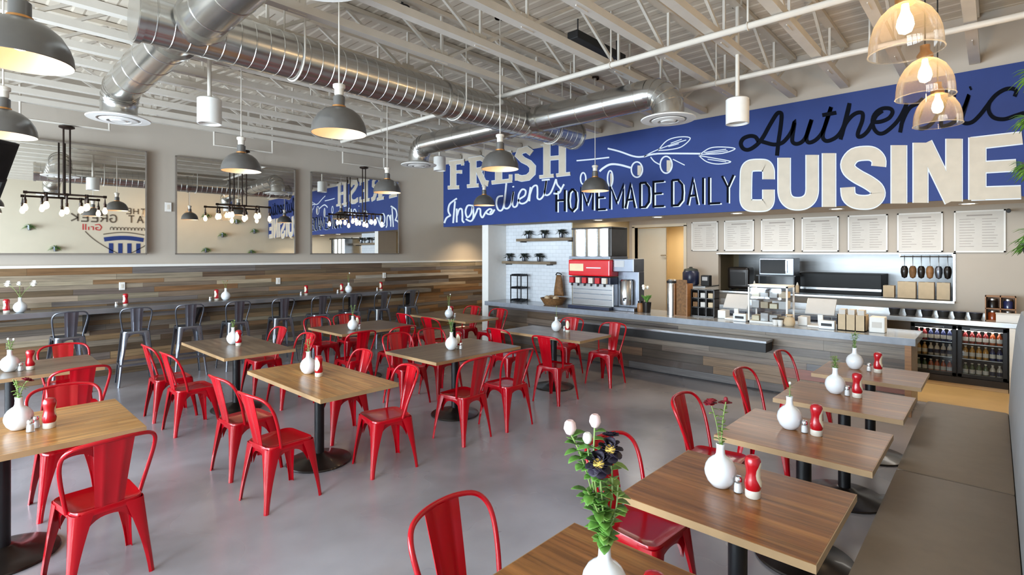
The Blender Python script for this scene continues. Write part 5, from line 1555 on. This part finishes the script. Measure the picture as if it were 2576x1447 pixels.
# microwave and oven
t = thing('microwave', 'dark microwave oven on a shelf in the kitchen opening', 'microwave', (10.7, 3.0, 1.165))
b = MB(); b.box(-.2, .2, -.3, .3, .30, .62); b.build('casing', 'gun', t, bevel=.01)
b = MB(); b.box(-.206, -.2, -.16, .28, .33, .59); d_ = b.build('door_window', 'blackm', t)
b = MB(); b.box(-.23, -.206, -.19, -.17, .35, .57); b.build('handle', 'chrome', t)
b = MB(); b.box(-.25, .25, -.34, .34, .28, .30); b.build('shelf_plate', 'black', t)
for y in (-.3, .3): MB().box(-.2, .2, y - .01, y + .01, 0, .28).build('shelf_leg', 'black', t)
t = thing('pizza_oven', 'brown rounded countertop oven at the left of the kitchen opening', 'oven', (10.55, 3.66, 1.165))
b = MB(); b.box(-.16, .2, -.2, .2, .02, .44); b.build('casing', 'baseplate', t, bevel=.05)
b = MB(); b.box(-.168, -.16, -.14, .14, .1, .34); b.build('door_window', 'blackm', t, bevel=.003)
for y in (-.15, .15): MB().box(-.14, .18, y - .02, y + .02, 0, .02).build('foot', 'blackm', t)
for k, (y, w) in enumerate([(3.36, 'left'), (2.62, 'right')]):
    t = thing('sauce_bottle', 'pale squeeze bottle on the kitchen ledge, %s of the microwave' % w, 'bottle', (10.42, y, 1.1605), 0, 'squeeze bottles on the ledge')
    b = MB(); b.lathe([(0, 0), (.03, 0), (.032, .12), (.02, .14), (0, .14)], 14); b.build('bottle_body', 'kraft', t, smooth=True)
    b = MB(); b.lathe([(.02, .14), (.006, .19), (0, .19)], 12); b.build('nozzle', 'white', t, smooth=True)
# hanging utensils and boxes at the right of the opening
ya = at(2262, 690, X=10.4).y; yb_ = at(2396, 690, X=10.4).y
t = thing('utensil_rail', 'steel rail at the right of the kitchen opening', 'rail', (10.5, (ya + yb_) / 2, 1.82))
b = MB(); b.tube([(0, -(ya - yb_) / 2, 0), (0, (ya - yb_) / 2, 0)], .01, 8); b.build('rail', 'steel', t, smooth=True)
for s_ in (-1, 1): MB().box(-.006, .006, s_ * (ya - yb_) / 2 - .01, s_ * (ya - yb_) / 2 + .01, 0, .05).build('bracket', 'steel', t)
for k in range(6):
    y = ya - .06 - (ya - yb_ - .12) * k / 5
    t = thing('hanging_ladle', 'dark utensil hanging from the kitchen rail, number %s from the left' % ['one', 'two', 'three', 'four', 'five', 'six'][k], 'utensil', (10.48, y, 1.83), 0, 'utensils on the kitchen rail')
    b = MB(); b.tube([(0, 0, 0), (.012, 0, .01), (0, 0, -.02), (0, 0, -.16)], .006, 6); b.build('handle', 'steel', t, smooth=True)
    b = MB(); b.lathe([(0, -.36), (.035, -.34), (.05, -.26), (.048, -.2), (.03, -.16), (0, -.155)], 14); b.build('scoop', ['baseplate', 'bread', 'baseplate', 'wood_plain', 'gun', 'baseplate'][k], t, smooth=True)
for k, (xa, xb, h) in enumerate([(2222, 2252, .19), (2258, 2306, .26), (2310, 2352, .26), (2356, 2392, .26)]):
    a = at(xa, 740, X=10.42).y; c = at(xb, 740, X=10.42).y
    t = thing('kraft_box', 'pale kraft box standing on the kitchen ledge, %s from the left' % ['first', 'second', 'third', 'fourth'][k], 'box', (10.42, (a + c) / 2, 1.1605), 0, 'kraft boxes on the ledge')
    b = MB(); b.box(-.07, .1, -(a - c) / 2 + .006, (a - c) / 2 - .006, 0, h); b.build('carton', 'kraft', t, bevel=.003)
    b = MB(); b.box(-.072, .102, -.02, .02, h - .002, h + .001); b.build('tape', 'label', t)
# black pans on the back counter
for k in range(6):
    a = at(2250 + 41 * k, 770, X=9.85)
    o = place('pan', lambda: (lambda t: (MB().lathe([(0, 0), (.055, 0), (.068, .05), (.072, .085), (.067, .085), (.064, .05), (.052, .006), (0, .006)], 20).build('tray_body', 'blackm', t, smooth=True), MB().lathe([(.069, .083), (.075, .086), (.075, .092), (.0, .098)], 20).build('lid', 'navy', t, smooth=True), t)[-1])(thing('lidded_pan', '', 'pan')),
              (9.85, a.y, .9455), 0, 'black lidded pan on the back counter, number %s from the left' % ['one', 'two', 'three', 'four', 'five', 'six'][k], 'black pans on the back counter')
# crate and boxes at right end
a = at(2478, 790, X=9.8).y; c = at(2556, 790, X=9.8).y
t = thing('wooden_crate', 'brown slatted wooden crate of jars at the right end of the back counter', 'crate', (9.8, (a + c) / 2, .9455))
hw = (a - c) / 2; b = MB()
b.box(.1, .115, -hw, hw, 0, .34); b.box(-.12, .115, -hw, hw, 0, .012); b.box(-.12, .115, -hw, hw, .165, .177); b.box(-.12, .115, -hw, hw, .33, .342)
for y in (-hw, -.006, hw - .012): b.box(-.12, .115, y, y + .012, 0, .342)
b.build('crate_frame', 'wood_plain', t)
for k, (y, z) in enumerate([(-hw / 2, .0125), (hw / 2, .0125), (-hw / 2, .1775), (hw / 2, .1775)]):
    t2 = thing('spice_jar', 'small jar in the wooden crate, %s compartment' % ['lower right', 'lower left', 'upper right', 'upper left'][k], 'jar', (9.78, (a + c) / 2 + y, .9455 + z), 0, 'jars in the wooden crate')
    b = MB(); b.lathe([(0, 0), (.05, 0), (.052, .09), (.04, .105), (0, .105)], 16); b.build('jar_body', ['drink3', 'drink0', 'drink4', 'baseplate'][k], t2, smooth=True)
    b = MB(); b.lathe([(.043, .104), (.043, .125), (0, .126)], 16); b.build('lid', 'steel', t2, smooth=True)
t = thing('paper_stack', 'low white box in front of the wooden crate at the right end', 'box', (9.62, c + .06, .9455))
b = MB(); b.box(-.04, .05, -.12, .14, 0, .11); b.build('carton', 'white', t, bevel=.004)
b = MB(); b.box(-.045, .055, -.125, .145, .11, .125); b.build('lid', 'paper', t, bevel=.003)

# ================================================================== booth along the right wall
XE = 6.4
bo = thing('booth_bench', 'long taupe upholstered booth bench along the right wall', 'booth', (3.0, .1, 0))
x0, x1 = -3.2, XE - 3.0
for a, c in ((-3.2, -.95), (-.95, 1.25), (1.25, x1)):
    b = MB(); b.box(a + .003, c - .003, -.19, .38, .34, .455); b.build('seat_cushion', 'booth', bo, bevel=.022, smooth=True)
b = MB(); b.box(x0, x1, -.19, .36, .08, .34); b.build('bench_front', 'benchfront', bo)
b = MB(); b.box(x0, x1, -.13, .30, 0, .08); b.build('plinth', 'blackm', bo)
b = MB(); vs = []
prof = [(-.395, .0), (-.395, 1.36), (-.34, 1.385), (-.27, 1.36), (-.235, 1.2), (-.205, .8), (-.19, .5), (-.19, .0)]
b.prism([(x0, y, z) for y, z in prof], (x1 - x0 + .03, 0, 0)); b.build('back_rest', 'boothback', bo, bevel=.012)

# planters on the right wall, leaning into the view
def make_wallplant():
    t = thing('wall_planter', '', 'wall planter')
    b = MB(); vs = []
    b.lathe([(0, -.02), (.03, -.01), (.05, .06), (.058, .12), (.053, .12), (.048, .1), (0, .09)], 18, (0, .062, 0)); b.build('pocket_pot', 'gun', t, smooth=True)
    b = MB(); b.box(-.03, .03, 0, .02, -.02, .14); b.build('wall_bracket', 'black', t)
    g = random.Random(9); b = MB()
    for i in range(40):
        a = g.uniform(0, 2 * PI); leafblade(b, (0, .065, .09), (math.cos(a), math.sin(a) * .6 + .45, g.uniform(-.05, 1.1)), g.uniform(.12, .21), g.uniform(.02, .032), .6)
    b.build('foliage', 'leaf', t, smooth='all', solid=.0008)
    return t


for x, z, lb in [(.95, 2.55, 'wall planter seen left in the left mirror, upper'), (1.5, 1.95, 'wall planter seen in the left mirror just left of the logo'), (5.43, 1.92, 'leafy wall planter on the right wall at counter sign height, lower near'),
                 (5.95, 2.46, 'leafy wall planter at the right edge beside the letter E of CUISINE'), (5.43, 3.1, 'leafy wall planter high at the right edge above the sign'), (6.4, 2.95, 'leafy wall planter at the right edge beside Authentic'),
                 (6.9, 1.85, 'far lower wall planter seen in the middle mirror'), (7.0, 2.62, 'far upper wall planter seen in the middle mirror')]:
    place('wp', make_wallplant, (x, YR, z), 0, lb, 'planters on the right wall')
